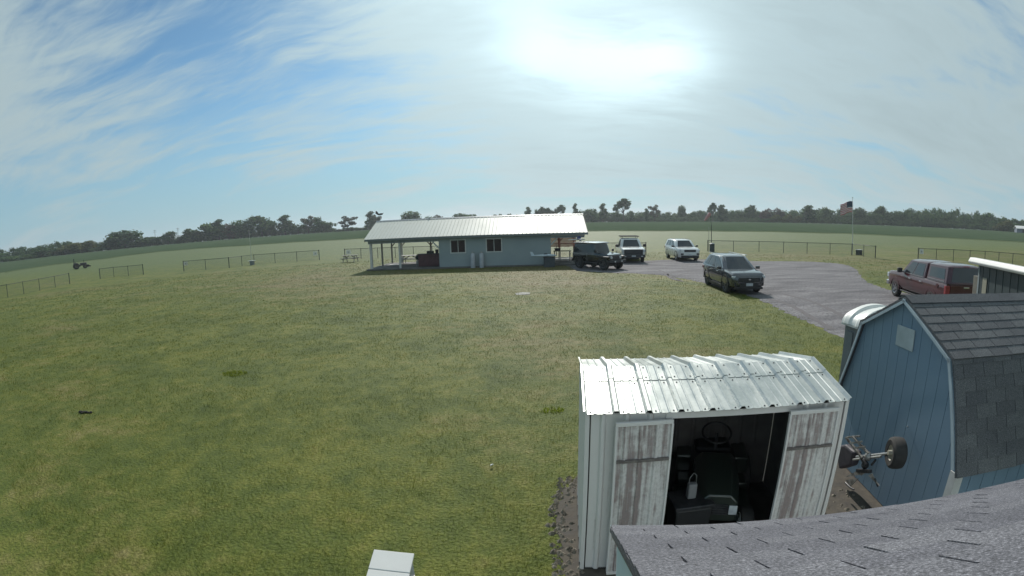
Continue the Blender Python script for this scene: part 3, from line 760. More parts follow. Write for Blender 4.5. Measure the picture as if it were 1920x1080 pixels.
for a, b2 in (((1588,820),(1612,818)), ((1594,831),(1616,828)), ((1603,840),(1622,838))): mb.beam(L(*a, .5), L(*b2, .46), .022, .022)
mb.build('frame', old, ax)
mb = MB(); mb.beam(L(1615, 856, .4), L(1624, 872, .4), .04, .04); mb.beam(L(1634, 872, .36), L(1642, 862, .36), .02, .02); mb.ball(L(1622, 872, .38), .05); mb.build('bracket', M_['dark_steel'], ax)
for pts in (((1584,895),(1606,883),(1614,890)), ((1585,900),(1610,897),(1594,912)), ((1628,892),(1634,888),(1648,911)),  ((1608,880),(1622,886),(1614,892))):
    mb = MB(); q = [L(*p, .42) for p in pts]; nrm = (q[1]-q[0]).cross(q[2]-q[0]).normalized(); mb.prism(q, nrm*.012); mb.build('tine', old, ax)
for pts, r_ in (((L(1585,905,.42), L(1594,914,.42), L(1601,918,.42)), .012), ((L(1640,897,.42), L(1646,912,.40), L(1645,905,.38)), .012)):
    mb = MB(); mb.tube(pts, r_); mb.build('tool_rod', dk, ax)
mb = MB(); mb.beam(L(1608,882,.42), L(1632,884,.4), .05, .04); mb.build('tool_bar', dk, ax)
mb = MB(); q = [(1582,835),(1600,832),(1618,846),(1610,872),(1588,878)]
mb.prism([L(*p, .22) for p in q], Vector((-math.cos(ang_b), -math.sin(ang_b), 0))*.14); mb.build('engine_cover', purple, ax, bevel=.03)

# ------------------------------------------------------------------ portable toilet behind the blue shed
pt = thing('portable_toilet', 'portable toilet with white ribbed barrel roof behind the blue shed', 'portable toilet', (6.0, 5.67, 0), R(90)); pt.scale = (.97, .97, .957)
cab = mat('grey toilet panels', (.17,.19,.21), .55, 0, (.13,.15,.165), 2)
mb = MB(); mb.box(-.55, .55, -.55, .55, .02, 1.86)
for s in (-1, 1):
    for k in range(4): mb.box(-.52+k*.28, -.36+k*.28, min(s*.55, s*.575), max(s*.55, s*.575), .25, 1.75); mb.box(min(s*.55, s*.575), max(s*.55, s*.575), -.52+k*.28, -.36+k*.28, .25, 1.75)
mb.build('cabin', cab, pt)
mb = MB()
def arc(r0, h, x, n=16): return [(x, -r0*math.cos(PI*k/n), 1.88+h*math.sin(PI*k/n)) for k in range(n+1)]
RT = [arc(.60, .26, -.60)]
mb.loft([a + [(a[0][0], .56, 1.865), (a[0][0], -.56, 1.865)] for a in (arc(.60,.26,-.60), arc(.60,.26,.60))])
for k in range(4):
    x = -.56+k*.31; mb.loft([a + [(a[0][0], .5, 1.9), (a[0][0], -.5, 1.9)] for a in (arc(.595,.26,x), arc(.62,.305,x+.04), arc(.62,.305,x+.15), arc(.595,.26,x+.19))])
mb.build('roof', mat('white roof plastic', (.74,.75,.72), .45, 0, (.62,.63,.6), 3), pt, smooth=True, ang=30)
mb = MB(); mb.box(-.60, .60, -.61, .61, 1.845, 1.875); mb.build('roof_rim', M_['white_trim'], pt)

# ------------------------------------------------------------------ dark shed with white roof edge at the right
da = math.atan2(6.95-9.5, 12.55-13.9)
ds = thing('dark_shed', 'dark green shed with thick white roof edge at the right border', 'shed', (13.92, 9.45, 0), da)
dgreen = mat('dark green panel', (.030,.045,.048), .5, 0, (.022,.034,.038), 2)
mb = MB(); mb.prism([(0, 0, 0), (0, 2.4, 0), (0, 2.4, 1.9), (0, 0, 2.36)], (5.2, 0, 0))
x = .3
while x < 5.1: mb.box(x, x+.02, -.012, 0, .05, 2.33); x += .41
mb.build('wall', dgreen, ds)
mb = MB(); 
rp = [(-.22, 2.37), (-.26, 2.44), (-.20, 2.55), (-.05, 2.56), (2.6, 1.98), (2.6, 1.87), (.0, 2.372)]
mb.prism([(-.28, y, z) for y, z in rp], (5.8, 0, 0)); mb.build('roof', M_['white_metal'], ds, bevel=.02)
mb = MB(); mb.box(.35, .62, -.022, -.013, 1.55, 2.02); mb.build('notice', mat('dull yellow notice', (.20,.20,.15), .6, 0, (.26,.25,.2), 30), ds)
mb = MB(); mb.box(-.014, -.001, .05, .13, 0, 2.36); mb.box(-.0005, .10, -.014, -.001, 0, 2.355); mb.build('corner_board', mat('grey green corner', (.20,.23,.24), .5), ds)
mb = MB(); mb.box(-.9, -.03, .3, 1.3, 0, 1.95); mb.build('side_closet', mat('drab brown boards', (.13,.125,.10), .8, 0, (.09,.085,.07), 4), ds, bevel=.01)

# ------------------------------------------------------------------ white utility pedestal at the bottom edge
pd = thing('utility_pedestal', 'white sloped-top utility box on a post in the near grass', 'utility box', (-1.0, 2.71, 0), R(-4))
mb = MB(); mb.prism([(-.15, -.13, .05), (-.15, .15, .05), (-.15, .15, .895), (-.15, -.13, .80)], (.30, 0, 0)); mb.build('cabinet', mat('pale grey paint', (.50,.52,.54), .5), pd, bevel=.006)
mb = MB(); mb.prism([(-.17, -.17, .795), (-.17, .0, .853), (-.17, .0, .868), (-.17, -.17, .812)], (.335, 0, 0)); mb.prism([(-.17, .003, .854), (-.17, .17, .911), (-.17, .17, .930), (-.17, .003, .872)], (.335, 0, 0)); mb.build('lid', M_['white_metal'], pd, bevel=.004)
mb = MB(); mb.box(.152, .160, -.10, .12, .12, .74); mb.build('side_panel', M_['galv'], pd)
# ------------------------------------------------------------------ clubhouse with open porches
cr = R(-2.6)
CH0 = Vector((-11.75, 37.05, 0))
ch = thing('clubhouse', 'long blue-grey clubhouse with pale metal roof and open porches', 'clubhouse', CH0, cr)
CM = Matrix.Translation(CH0) @ Matrix.Rotation(cr, 4, 'Z')
CW, CDp = 17.55, 6.0
X0, X1 = 5.95, 14.95        # walled part
cblue = mat('clubhouse blue siding', (.295,.345,.365), .6, 0, (.25,.305,.33), .5, .8)
winglass = mat('dark maroon backed glass', (.045,.028,.034), .12, 0, (.03,.024,.032), 1.2, spec=.25)
mb = MB()
wins = [(6.93, 8.12), (9.82, 11.03)]; wz0, wz1 = 1.24, 2.25
def wallbox(x0, x1, z0, z1): mb.box(x0, x1, 0, .12, z0, z1)
wallbox(X0, wins[0][0], .12, 2.62); wallbox(wins[0][1], wins[1][0], .12, 2.62); wallbox(wins[1][1], X1, .12, 2.62)
for a, b2 in wins: wallbox(a, b2, .12, wz0); wallbox(a, b2, wz1, 2.62)
x = X0+.1
while x < X1:
    if not any(a-.06 < x < b2+.06 for a, b2 in wins): mb.box(x, x+.025, -.012, -.001, .14, 2.40)
    x += .305
mb.box(X0, X0+.12, .12, CDp, .12, 2.62); mb.box(X1-.12, X1, .12, CDp, .12, 2.62); mb.box(X0+.12, X1-.12, CDp-.12, CDp, .12, 2.62)
mb.build('wall', cblue, ch)
mb = MB(); mb.box(-.25, CW+.2, -.25, CDp+.25, .012, .118); mb.build('floor', mat('grey slab', (.16,.155,.15), .85, 0, (.11,.105,.10), 1.2, bump=.2), ch)
for a, b2 in wins:
    w = MB(); fw = .07
    w.box(a-.05, b2+.05, -.035, .03, wz1-.02, wz1+.06); w.box(a-.05, b2+.05, -.035, .03, wz0-.06, wz0+.02)
    w.box(a-.05, a+.03, -.035, .03, wz0+.02, wz1-.02); w.box(b2-.03, b2+.05, -.035, .03, wz0+.02, wz1-.02)
    w.box((a+b2)/2-.02, (a+b2)/2+.02, -.02, .03, wz0+.02, wz1-.02)
    wo = w.build('window', M_['white_trim'], ch)
    w = MB(); w.box(a+.03, b2-.03, .035, .045, wz0+.02, wz1-.02); w.build('pane', winglass, wo)
mb = MB(); mb.box(11.15, 14.2, -.06, -.014, 2.44, 2.51); mb.build('door_track', M_['white_trim'], ch)
# posts, braces and beams
wp = M_['wood_white']
fposts = [.02, 2.72]; rposts = [.02, .95, 3.3, X0+.1]
def post(x, y, brace=(1, -1), w=.14, m=wp):
    mb = MB(); mb.box(x, x+w, y, y+w, .118, 2.198)
    for s in brace:
        mb.beam((x+w/2+s*.04, y+w/2, 1.72), (x+w/2+s*.46, y+w/2, 2.19), .06, .09)
    mb.build('post', m, ch)
greyw = M_['wood_grey']
post(.02, .02, (), .19); post(2.55, .02, (), .15); 
post(.06, 2.9, (), .13, greyw); post(.06, CDp-.16, (1,), .13, greyw); post(1.05, CDp-.16, (1,), .14); post(3.9, CDp-.16, (1,-1), .13, greyw)
post(X1+1.0, CDp-.16, (1,-1), .13, greyw); post(CW-.3, CDp-.16, (), .13, greyw); post(CW-.3, .02, (), .14)
for a, b2 in ((X0-.14, 1.0), (X1+.0, 1.0)):
    s = -1 if a < 8 else 1
    mb = MB(); xx = X0-.02 if s < 0 else X1+.02
    mb.beam((xx, .07, 1.65), (xx+s*.5, .07, 2.19), .07, .10); mb.build('brace', wp, ch)
bmat = mat('blue grey beam', (.30,.335,.38), .6, 0, (.24,.28,.33), 2)
def bp(nm, m_, parent, *boxes, bevel=0):
    for q in boxes:
        mb = MB(); mb.box(*q); mb.build(nm, m_, parent, bevel=bevel)
for y0 in (.02, CDp-.16):
    bp('beam', bmat, ch, (-.1, X0-.002, y0, y0+.14, 2.20, 2.58), (X1+.002, CW+.1, y0, y0+.14, 2.20, 2.58))
bp('beam', bmat, ch, *[(x, x+.14, .162, CDp-.162, 2.20, 2.58) for x in (-.1, CW-.04)])
bp('trim_board', M_['white_trim'], ch, (-.12, X0-.01, -.03, .017, 2.42, 2.50), (X1+.01, CW+.12, -.03, .017, 2.34, 2.53))
bp('truss', greyw, ch, *[(x, x+.05, .17, CDp-.17, 2.40, 2.56) for x in (.9, 2.4, 3.9, 5.2, 16.2)])   # lower chords seen through the porch
eY, eZ, rZ = -.42, 2.60, 4.10
mb = MB(); roof_sheet(mb, -.25, CW+.35, .3017, .03, .03, (eY, eZ), (CDp/2, rZ), .004); roof_sheet(mb, -.25, CW+.35, .3017, .03, .03, (CDp-eY, eZ), (CDp/2+.002, rZ-.002), .004)
roofc = mb.build('roof', M_['roof_metal'], ch)
mb = MB(); mb.prism([(-.26, CDp/2-.16, rZ-.03), (-.26, CDp/2, rZ+.06), (-.26, CDp/2+.16, rZ-.03), (-.26, CDp/2, rZ+.045)], (CW+.62, 0, 0)); mb.build('ridge_cap', M_['galv'], roofc)
for s in (0, 1):
    mb = MB(); x = -.24 if s == 0 else CW+.31
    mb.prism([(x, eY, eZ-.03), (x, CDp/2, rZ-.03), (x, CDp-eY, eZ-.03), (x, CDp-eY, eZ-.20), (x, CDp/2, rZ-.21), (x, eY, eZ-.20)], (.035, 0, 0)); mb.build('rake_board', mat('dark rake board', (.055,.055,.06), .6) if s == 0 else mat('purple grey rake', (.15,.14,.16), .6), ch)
    mb = MB(); xx = -.06 if s == 0 else CW+.02
    mb.prism([(xx, .02, 2.585), (xx, CDp-.02, 2.585), (xx, CDp/2, rZ-.16)], (.04, 0, 0)); mb.build('gable', cblue, ch)
mb = MB(); mb.box(-.24, CW+.34, eY+.012, eY+.042, eZ-.17, eZ-.012); mb.build('fascia', mat('dark fascia', (.13,.15,.16), .6, 0, (.16,.19,.2), .4), ch)
mb = MB(); mb.box(-.2, CW+.3, eY+.05, .0, 2.585, 2.60); mb.build('soffit', mat('soffit', (.3,.32,.34), .7), ch)
mb = MB(); mb.cyl((4.6, CDp/2, rZ+.02), (4.6, CDp/2, rZ+.14), .06, .06, 8); mb.build('vent_pipe', M_['galv'], roofc)

def picnic(name, label, loc, rz, m_top, m_leg, group=None):
    t = thing(name, label, 'picnic table', loc, rz)
    mb = MB()
    for k in range(5): mb.box(-.92, .92, -.37+k*.15, -.23+k*.15, .72, .76)
    mb.build('table_top', m_top, t)
    for s in (-1, 1):
        mb = MB()
        for k in range(2): mb.box(-.92, .92, s*.70-.14+k*.15, s*.70-.005+k*.15, .42, .46)
        mb.build('bench_seat', m_top, t)
    for x in (-.65, .65):
        mb = MB()
        for s in (-1, 1): mb.beam((x, s*.22, .72), (x, s*.62, .0), .09, .045, up=(1,0,0))
        mb.box(x-.02, x+.02, -.86, .86, .36, .42); mb.box(x-.02, x+.02, -.36, .36, .665, .72)
        mb.build('leg_frame', m_leg, t)
    mb = MB()
    for s in (-1, 1): mb.beam((s*.65, 0, .40), (s*.12, 0, .71), .04, .08)
    mb.build('brace', m_leg, t)
    return t
g = gp(655, 492, 0)
picnic('picnic_table', 'weathered picnic table on the grass left of the clubhouse', (g.x, g.y+.4, 0), R(-4), M_['wood_grey'], M_['wood_grey'])
def cp(x, y, z=.118): return CM @ Vector((x, y, z))
picnic('picnic_table', 'white topped picnic table under the left porch roof', cp(2.35, 4.6), cr+R(3), M_['wood_white'], M_['wood_grey'])
# things under the left porch
maroon = mat('dark maroon boards', (.115,.05,.055), .6, 0, (.075,.035,.04), 3)
c = thing('storage_cabinet', 'dark maroon storage cabinet with drawers under the left porch', 'cabinet', cp(4.75, .75), cr)
mb = MB(); mb.box(-.75, 1.05, 0, .7, .03, 1.02); mb.build('carcass', maroon, c, bevel=.01)
for k in range(3):
    mb = MB(); mb.box(-.72+k*.59, -.17+k*.59, -.025, -.001, .08, .97); d_ = mb.build('door', maroon, c, bevel=.006)
    mb = MB(); mb.box(-.22+k*.59, -.20+k*.59, -.05, -.026, .5, .62); mb.build('handle', M_['dark_steel'], d_)
mb = MB(); mb.box(-.8, 1.1, -.04, .74, 1.021, 1.06); mb.build('top', M_['dark_steel'], c)
b_ = thing('toolbox', 'black toolbox on the maroon cabinet under the porch', 'toolbox', cp(5.0, 1.0, 1.179), cr)
mb = MB(); mb.box(-.28, .28, -.16, .16, 0, .22); mb.build('box', M_['black_plastic'], b_, bevel=.02)
mb = MB(); mb.tube([(-.12,0,.22),(-.12,0,.29),(.12,0,.29),(.12,0,.22)], .015, 6); mb.build('handle', M_['galv'], b_)
b_ = thing('bucket', 'dark bucket at the end of the maroon cabinet top', 'bucket', cp(5.55, 1.1, 1.179), cr)
mb = MB(); mb.lathe([(.0,0),(.12,0),(.15,.3),(.155,.3),(.155,.32),(.14,.32),(.115,.02),(0,.02)], 16); mb.build('pail', M_['black_plastic'], b_, smooth=True)
mb = MB(); mb.tube([(-.15,0,.3),(-.1,0,.42),(0,0,.46),(.1,0,.42),(.15,0,.3)], .008, 6); mb.build('bail', M_['galv'], b_)
g_ = thing('kettle_grill', 'black kettle grill standing left of the maroon cabinet', 'grill', cp(3.85, 1.6), cr)
mb = MB(); mb.lathe([(.0,.5),(.15,.52),(.25,.60),(.29,.72),(.29,.75),(0,.75)], 20); mb.build('bowl', M_['dark_steel'], g_, smooth=True)
mb = MB(); mb.lathe([(.29,.755),(.27,.88),(.16,.98),(0.001,1.01)], 20); mb.lathe([(.04,1.0),(.04,1.05),(.001,1.05)], 10); mb.build('lid', M_['dark_steel'], g_, smooth=True)
for k in range(3):
    a = 2*PI*k/3; mb = MB(); mb.cyl((.2*math.cos(a), .2*math.sin(a), .56), (.33*math.cos(a), .33*math.sin(a), 0), .015); mb.build('leg', M_['galv'], g_)
ch_ = thing('lawn_chair', 'grey folding lawn chair beside the picnic table under the porch', 'chair', cp(3.75, 3.3), cr+R(200))
mb = MB(); mb.box(-.26, .26, -.25, .25, .40, .43); mb.build('seat', mat('grey webbing', (.2,.21,.22), .8), ch_)
mb = MB(); mb.prism([(-.26,.24,.43),(.26,.24,.43),(.26,.42,.95),(-.26,.42,.95)], (0,.03,0)); mb.build('backrest', mat('grey webbing', (.2,.21,.22), .8), ch_)
for s in (-1, 1):
    mb = MB(); mb.tube([(s*.27,-.3,0),(s*.27,.2,.43),(s*.27,.43,.97)], .014, 6); mb.tube([(s*.28,.35,0),(s*.28,-.25,.43),(s*.28,-.25,.62),(s*.28,.3,.64)], .014, 6); mb.build('leg', M_['galv'], ch_)
fb = thing('sun_patch_sheet', 'flat white sheet added as a sunlit patch of porch floor by the rear post', 'sun patch', cp(1.15, 3.6), cr+R(12))  # flat white sheet put in as a patch of sunlight on the floor
mb = MB(); mb.box(-.55, .55, -.35, .35, .005, .03); mb.build('sheet', M_['wood_white'], fb)
mb = MB(); mb.box(-.57, .57, -.37, -.351, .0, .045); mb.build('edge_strip', M_['wood_white'], fb)
fb = thing('sun_patch_block', 'low white block added as a sunlit patch right of the picnic table', 'crate', cp(3.35, 4.1), cr)  # low open white block stands in for sunlight falling beside the table
mb = MB()
mb.box(-.32,.32,-.28,.28,.0,.03)
for s in (-1, 1): mb.box(-.32,.32, s*.28-.012, s*.28+.012, .03, .30); mb.box(s*.32-.012, s*.32+.012, -.267,.267,.03,.30)
mb.build('patch_body', M_['wood_white'], fb)
# gas cylinders at the wall
for i, x in enumerate((8.72, 9.42)):
    t = thing('gas_cylinder', ['pale gas cylinder against the clubhouse wall, the one nearer the porch', 'pale gas cylinder against the clubhouse wall, the one under the second window'][i], 'gas cylinder', cp(x, -.30, .015), cr, 'gas cylinders by the clubhouse wall')
    mb = MB(); mb.lathe([(.001,.0),(.19,.0),(.19,.06),(.175,.07),(.19,.12),(.19,1.0),(.165,1.10),(.08,1.16),(.001,1.17)], 20); mb.build('tank', mat('pale tank paint', (.46,.48,.53), .45, 0, (.36,.38,.43), 3), t, smooth=True)
    mb = MB(); mb.lathe([(.085,1.15),(.085,1.28),(.07,1.28),(.07,1.17)], 14); mb.build('collar', M_['galv'], t, smooth=True)
    mb = MB(); mb.cyl((0,0,1.16), (0,0,1.26), .025); mb.cyl((-.05,0,1.24), (.05,0,1.24), .018); mb.build('valve', M_['dark_steel'], t)
# model aeroplane on a stand in front of the wall
ap = thing('model_aeroplane', 'pale blue model aeroplane resting on a dark box by the clubhouse wall', 'model aeroplane', cp(14.35, -1.15, .78), cr+R(-8))
pal = mat('pale model skin', (.60,.66,.71), .4, 0, (.5,.57,.63), 3)
mb = MB(); rr = [(-.95,.025),(-.6,.05),(-.1,.085),(.3,.10),(.6,.095),(.85,.06),(.98,.02)]
mb.tube([(x, 0, .12) for x, r in rr], [r for x, r in rr], 10); mb.build('fuselage', pal, ap, smooth=True)
mb = MB(); mb.prism([(-.05,-.85,.14),(.12,-.85,.14),(.38,0,.10),(.12,.85,.14),(-.05,.85,.14),(-.02,0,.10)], (0,0,.025)); mb.build('wing', pal, ap)
mb = MB(); mb.prism([(-.98,-.012,.14),(-.72,-.012,.14),(-.90,-.012,.42),(-1.08,-.012,.42)], (0,.024,0)); mb.build('fin', pal, ap)
mb = MB(); mb.prism([(-1.0,-.3,.12),(-.86,-.3,.12),(-.72,0,.12),(-.86,.3,.12),(-1.0,.3,.12),(-.95,0,.12)], (0,0,.015)); mb.build('tailplane', pal, ap)
mb = MB(); mb.prism([(-.05,-.05,.2),(.35,-.05,.2),(.22,-.05,.28),(.05,-.05,.28)], (0,.10,0)); mb.build('canopy', M_['glass'], ap, bevel=.02)
st = thing('wooden_stand', 'dark box stand carrying the pale model aeroplane', 'stand', cp(14.75, -1.15, 0), cr)
mb = MB(); mb.box(-.42, .42, -.28, .28, .03, .74); 
for k in range(3): mb.box(-.40, .40, -.295, -.281, .07+k*.23, .27+k*.23)
mb.build('box', mat('dark blue grey box', (.07,.085,.10), .6), st); mb = MB(); mb.box(-.46,.46,-.32,.32,.741,.775); mb.build('top', M_['dark_steel'], st)
# right porch: orange safety netting, table and boards
nt_ = thing('safety_netting', 'orange safety netting hung at the back of the right porch', 'netting', cp(14.98, CDp-.35, 0), cr)
net = mat('faded orange netting', (.60,.20,.16), .7, 0, (.5,.22,.17), 2)
mb = MB()
for i in range(34): 
    x = .02+i*.075; mb.box(x, x+.042, 0, .004, 1.18+.04*math.sin(i*.5), 2.22-.05*math.sin(i*.31))
for k in range(14):
    z = 1.2+k*.075; mb.box(.02, 2.5, -.004, 0, z, z+.04)
mb.build('mesh_panel', net, nt_)
for x in (.9, 2.45):
    mb = MB(); mb.cyl((x, .03, .12), (x, .03, 2.3), .022); mb.build('stake', M_['dark_steel'], nt_)
t = thing('work_table', 'work table with pale top on the right porch', 'table', cp(16.0, 2.4), cr)
mb = MB(); mb.box(-.75, .75, -.35, .35, .86, .91); mb.build('table_top', mat('yellowish ply', (.42,.40,.26), .6), t)
for x in (-.68, .62):
    for y in (-.3, .26):
        mb = MB(); mb.box(x, x+.06, y, y+.05, 0, .86); mb.build('leg', M_['wood_grey'], t)
mb = MB(); mb.box(-.70, .70, -.30, .30, .16, .20); mb.build('shelf', M_['wood_white'], t)
b_ = thing('parts_bin', 'dark parts bin on the left end of the porch work table', 'bin', cp(15.6, 2.4, 1.03), cr)
mb = MB(); mb.loft([[(-.2,-.15,0),(.2,-.15,0),(.2,.15,0),(-.2,.15,0)],[(-.25,-.2,.2),(.25,-.2,.2),(.25,.2,.2),(-.25,.2,.2)]]); mb.build('bin_body', mat('dark violet plastic', (.06,.055,.085), .5), b_, bevel=.01)
mb = MB(); mb.box(-.27,.27,-.22,.22,.2,.22); mb.build('lid', M_['black_plastic'], b_)
b_ = thing('plank_bench', 'low bench of pale planks on the right porch floor', 'bench', cp(16.0, 1.1), cr)
mb = MB(); mb.box(-.9,.9,-.16,-.01,.40,.44); mb.box(-.9,.9,.01,.16,.40,.44); mb.build('seat', M_['wood_white'], b_)
for x in (-.7, .7):
    mb = MB(); mb.box(x-.04, x+.04, -.15,.15,0,.40); mb.build('leg', M_['wood_grey'], b_)
ap2 = thing('model_glider', 'white model glider with blue fin hung under the right porch eave', 'model aeroplane', cp(17.0, -.5, 2.05), cr+R(10))
mb = MB(); rr = [(-.7,.02),(-.3,.04),(.2,.06),(.5,.05),(.65,.015)]; mb.tube([(x,0,0) for x, r in rr], [r for x, r in rr], 8); mb.build('fuselage', M_['white_metal'], ap2, smooth=True)
mb = MB(); mb.prism([(.0,-1.0,.05),(.14,-1.0,.05),(.25,0,.04),(.14,1.0,.05),(.0,1.0,.05),(-.02,0,.04)], (0,0,.02)); mb.build('wing', M_['white_metal'], ap2)
mb = MB(); mb.prism([(-.02,-.03,.06),(.30,-.03,.06),(.26,-.03,.26),(.05,-.03,.26)], (0,.06,0)); mb.build('fin', mat('blue fin', (.06,.08,.22), .5), ap2)
mb = MB(); mb.cyl((.1,0,.03),(.1,.4,.5), .006, .006, 6); mb.build('hanger', M_['galv'], ap2)

# weather vane on a tall pole behind the roof
x, y, z = polar(712, 398, 47); wv = thing('weather_vane', 'thin pole with dark bird-shaped vane rising behind the clubhouse roof', 'weather vane', (x, y, 0))
mb = MB(); mb.cyl((0,0,0),(0,0,z-.25), .05, .03, 8); mb.build('pole', M_['galv'], wv)
mb = MB(); mb.prism([(-.45,-.02,z-.1),(-.2,-.02,z-.28),(.25,-.02,z-.28),(.42,-.02,z-.05),(.30,-.02,z-.12),(.1,-.02,z-.10),(-.1,-.02,z-.14),(-.32,-.02,z+.15),(-.42,-.02,z+.12)], (0,.04,0)); mb.build('vane', M_['dark_steel'], wv)

# ------------------------------------------------------------------ chain link fences
wire = mat('fence wire', (.10,.105,.10), .5, .3, (.13,.13,.12), 3)
fb_ = M_['fence_black']
def fence(label, pts, step_px=None, name='chain_link_fence', h=1.22, thick=(0,)):
    """pts: ground points of every post in order"""
    o = thing(name, label, 'fence', (pts[0].x, pts[0].y, 0), 0, 'fences round the club field')
    q = [Vector((p.x-pts[0].x, p.y-pts[0].y, 0)) for p in pts]
    for i, p in enumerate(q):
        r = .05 if i in thick else .032
        mb = MB(); mb.cyl(p, p+Vector((0,0,h+.03)), r, r, 8); mb.ball(p+Vector((0,0,h+.03)), r*1.15, n=8); mb.build('post', fb_, o)
    mb = MB(); mb.tube([p+Vector((0,0,h)) for p in q], .026, 6); mb.build('top_rail', fb_, o)
    mb = MB()
    for a, b2 in zip(q[:-1], q[1:]):
        L_ = (b2-a).length; u = (b2-a)/L_; nrm = Vector((-u.y, u.x, 0)); n = int((L_+h)/.10)
        for s in (0, 1):
            for k in range(n):
                t0 = k*.10-h; lo, hi = max(0, t0), min(L_, t0+h)
                if hi-lo < .05: continue
                z0, z1 = lo-t0, hi-t0
                if s: z0, z1 = h-z0, h-z1
                off = nrm*(.004 if s else -.004); w = Vector((0,0,.0032))
                A = a+u*lo+Vector((0,0,z0))+off; B2 = a+u*hi+Vector((0,0,z1))+off
                mb.add([A-w, B2-w, B2+w, A+w], [(0,1,2,3)])
    mb.build('wire_mesh', wire, o)
    return o
def gpl(px): return [gp(a, b2, 0.) for a, b2 in px]
fence('black chain link fence section running out of the left border', gpl([(-45,568.5),(-20,564),(15,558),(45,551.5),(75,545),(104,539),(131,532.5)]), thick=(6,))
fence('short black chain link fence section standing alone below the tractor', gpl([(188,523),(214,519.5),(241,517.5),(269,515)]), thick=(0, 3))
fence('long black chain link fence bending at the pale pole, signs at both ends', gpl([(345,509),(386,506),(430,502.5),(454,499),(477,496),(516,493.5),(557,490.5),(599,487.5)]), thick=(0, 2, 7))
# behind the clubhouse to the truck
A = gp(647, 486, 0); B = gp(1211, 477.5, 0)
n = 15; fence('chain link fence passing behind the clubhouse and the parked truck', [A+(B-A)*(i/n) for i in range(n+1)], thick=(0, n))
fence('chain link fence beyond the gravel drive between barrel and flagpole', gpl([(1327,471),(1375,472),(1423,473),(1469,474.2),(1513,475.8),(1556,477),(1597,478.5),(1619,481),(1641,484)]), thick=(0, 6, 8))
fence('chain link fence behind the red pickup and the dark shed', gpl([(1721,488.5),(1755,489.5),(1787,490.5),(1818,492),(1846,493.5),(1872,495.5),(1898,498),(1922,500),(1950,503)]), thick=(0,))
# small notices on the fences
ink = mat('grey ink', (.12,.12,.13), .6)
def notice(px, py, z, w, h, label):
    p = gp(px, py, 0); d = Vector((p.x, p.y, 0)).normalized()
    o = thing('notice_sign', label, 'sign', (p.x-d.x*.06, p.y-d.y*.06, z), math.atan2(d.y, d.x)-PI/2, 'small signs on the fences')
    mb = MB(); mb.box(-w/2, w/2, -.008, .008, 0, h); mb.build('plate', M_['white_metal'], o)
    mb = MB()
    for k in range(3): mb.box(-w*.18, w*.18, -.0105, -.0085, h*(.30+k*.14), h*(.36+k*.14))
    mb.build('lettering', ink, o)
notice(349.5, 508.5, .72, .50, .42, 'small white sign on the left end post of the long fence')
notice(592, 488, .62, .52, .48, 'small white sign at the right end of the long fence, beside the picnic table')
notice(654, 486, .62, .56, .48, 'small white sign on the fence end just above the outdoor picnic table')
notice(1727, 488.7, .70, .42, .46, 'small white sign on the fence end above the red pickup')
# pale pole in a tub at the left fence
g = gp(475, 496.5, 0); pl = thing('marker_pole', 'thin pale pole standing in a white tub at the fence bend', 'pole', (g.x, g.y-.3, 0))
mb = MB(); mb.cyl((0,0,.3),(-.12,0,4.35), .028, .022, 8); mb.build('pole', mat('pale pole', (.48,.49,.47), .5), pl)
mb = MB(); mb.lathe([(.001,0),(.26,0),(.30,.5),(.001,.5)], 14); mb.build('tub', mat('dull plastic tub', (.22,.24,.26), .6), pl, smooth=True)
mb = MB(); mb.box(-.42,.42,-.3,.3,.505,.56); mb.build('lid', M_['white_trim'], pl)
# flagpole with flag
g = gp(1598, 477, 0); fp = thing('flagpole', 'tall thin white flagpole at the fence corner', 'flagpole', (g.x, g.y, 0))
mb = MB(); mb.cyl((0,0,0),(-.10,0,6.35), .045, .025, 10); mb.build('pole', mat('white pole paint', (.62,.63,.63), .35), fp, smooth=True)
mb = MB(); mb.ball((-.10,0,6.40), .06); mb.build('finial', M_['chrome'], fp, smooth=True)
red = mat('flag red', (.55,.10,.12), .8); white = mat('flag white', (.75,.75,.75), .8); navy = mat('flag navy', (.03,.05,.10), .8)
fl = thing('flag', 'faded red and white striped flag with dark canton flying from the flagpole', 'flag', (g.x-.14, g.y, 4.75), math.atan2(g.y, g.x)-PI/2)
mb = MB(); nx, nz = 26, 26; FW, FH = 1.65, 1.22
def fpt(i, k, o=0):
    t = i/nx; x = -FW*t*(.95-.1*t); return (x, .10*math.sin(t*9+.6*k/nz)*t+o, FH*k/nz-.34*t*t-.10*t+.05*math.sin(t*7))
for i in range(nx):
    for k in range(nz):
        can = i < nx*.42 and k >= nz*6/13
        mi = 2 if can else (0 if (k//2) % 2 == 0 else 1)
        mb.add([fpt(i,k), fpt(i+1,k), fpt(i+1,k+1), fpt(i,k+1)], [(0,1,2,3)], None, mi)
        if can and i % 2 == 1 and k % 2 == 0:
            a = Vector(fpt(i+.3,k+.3,-.006)); b2 = Vector(fpt(i+.8,k+.3,-.006)); c = Vector(fpt(i+.55,k+.9,-.006)); mb.add([a,b2,c], [(0,1,2)], None, 1)
mb.build('cloth', [red, white, navy], fl, smooth=True)
o = thing('small_table', 'small dark stand with white top at the foot of the flagpole', 'stand', (g.x+.15, g.y-1.0, 0))
mb = MB(); mb.box(-.36,.36,-.25,.25,.56,.62); mb.build('top', M_['white_trim'], o)
for x in (-.25,.25):
    mb = MB(); mb.box(x-.08,x+.08,-.2,.2,0,.56); mb.build('leg', M_['dark_steel'], o)
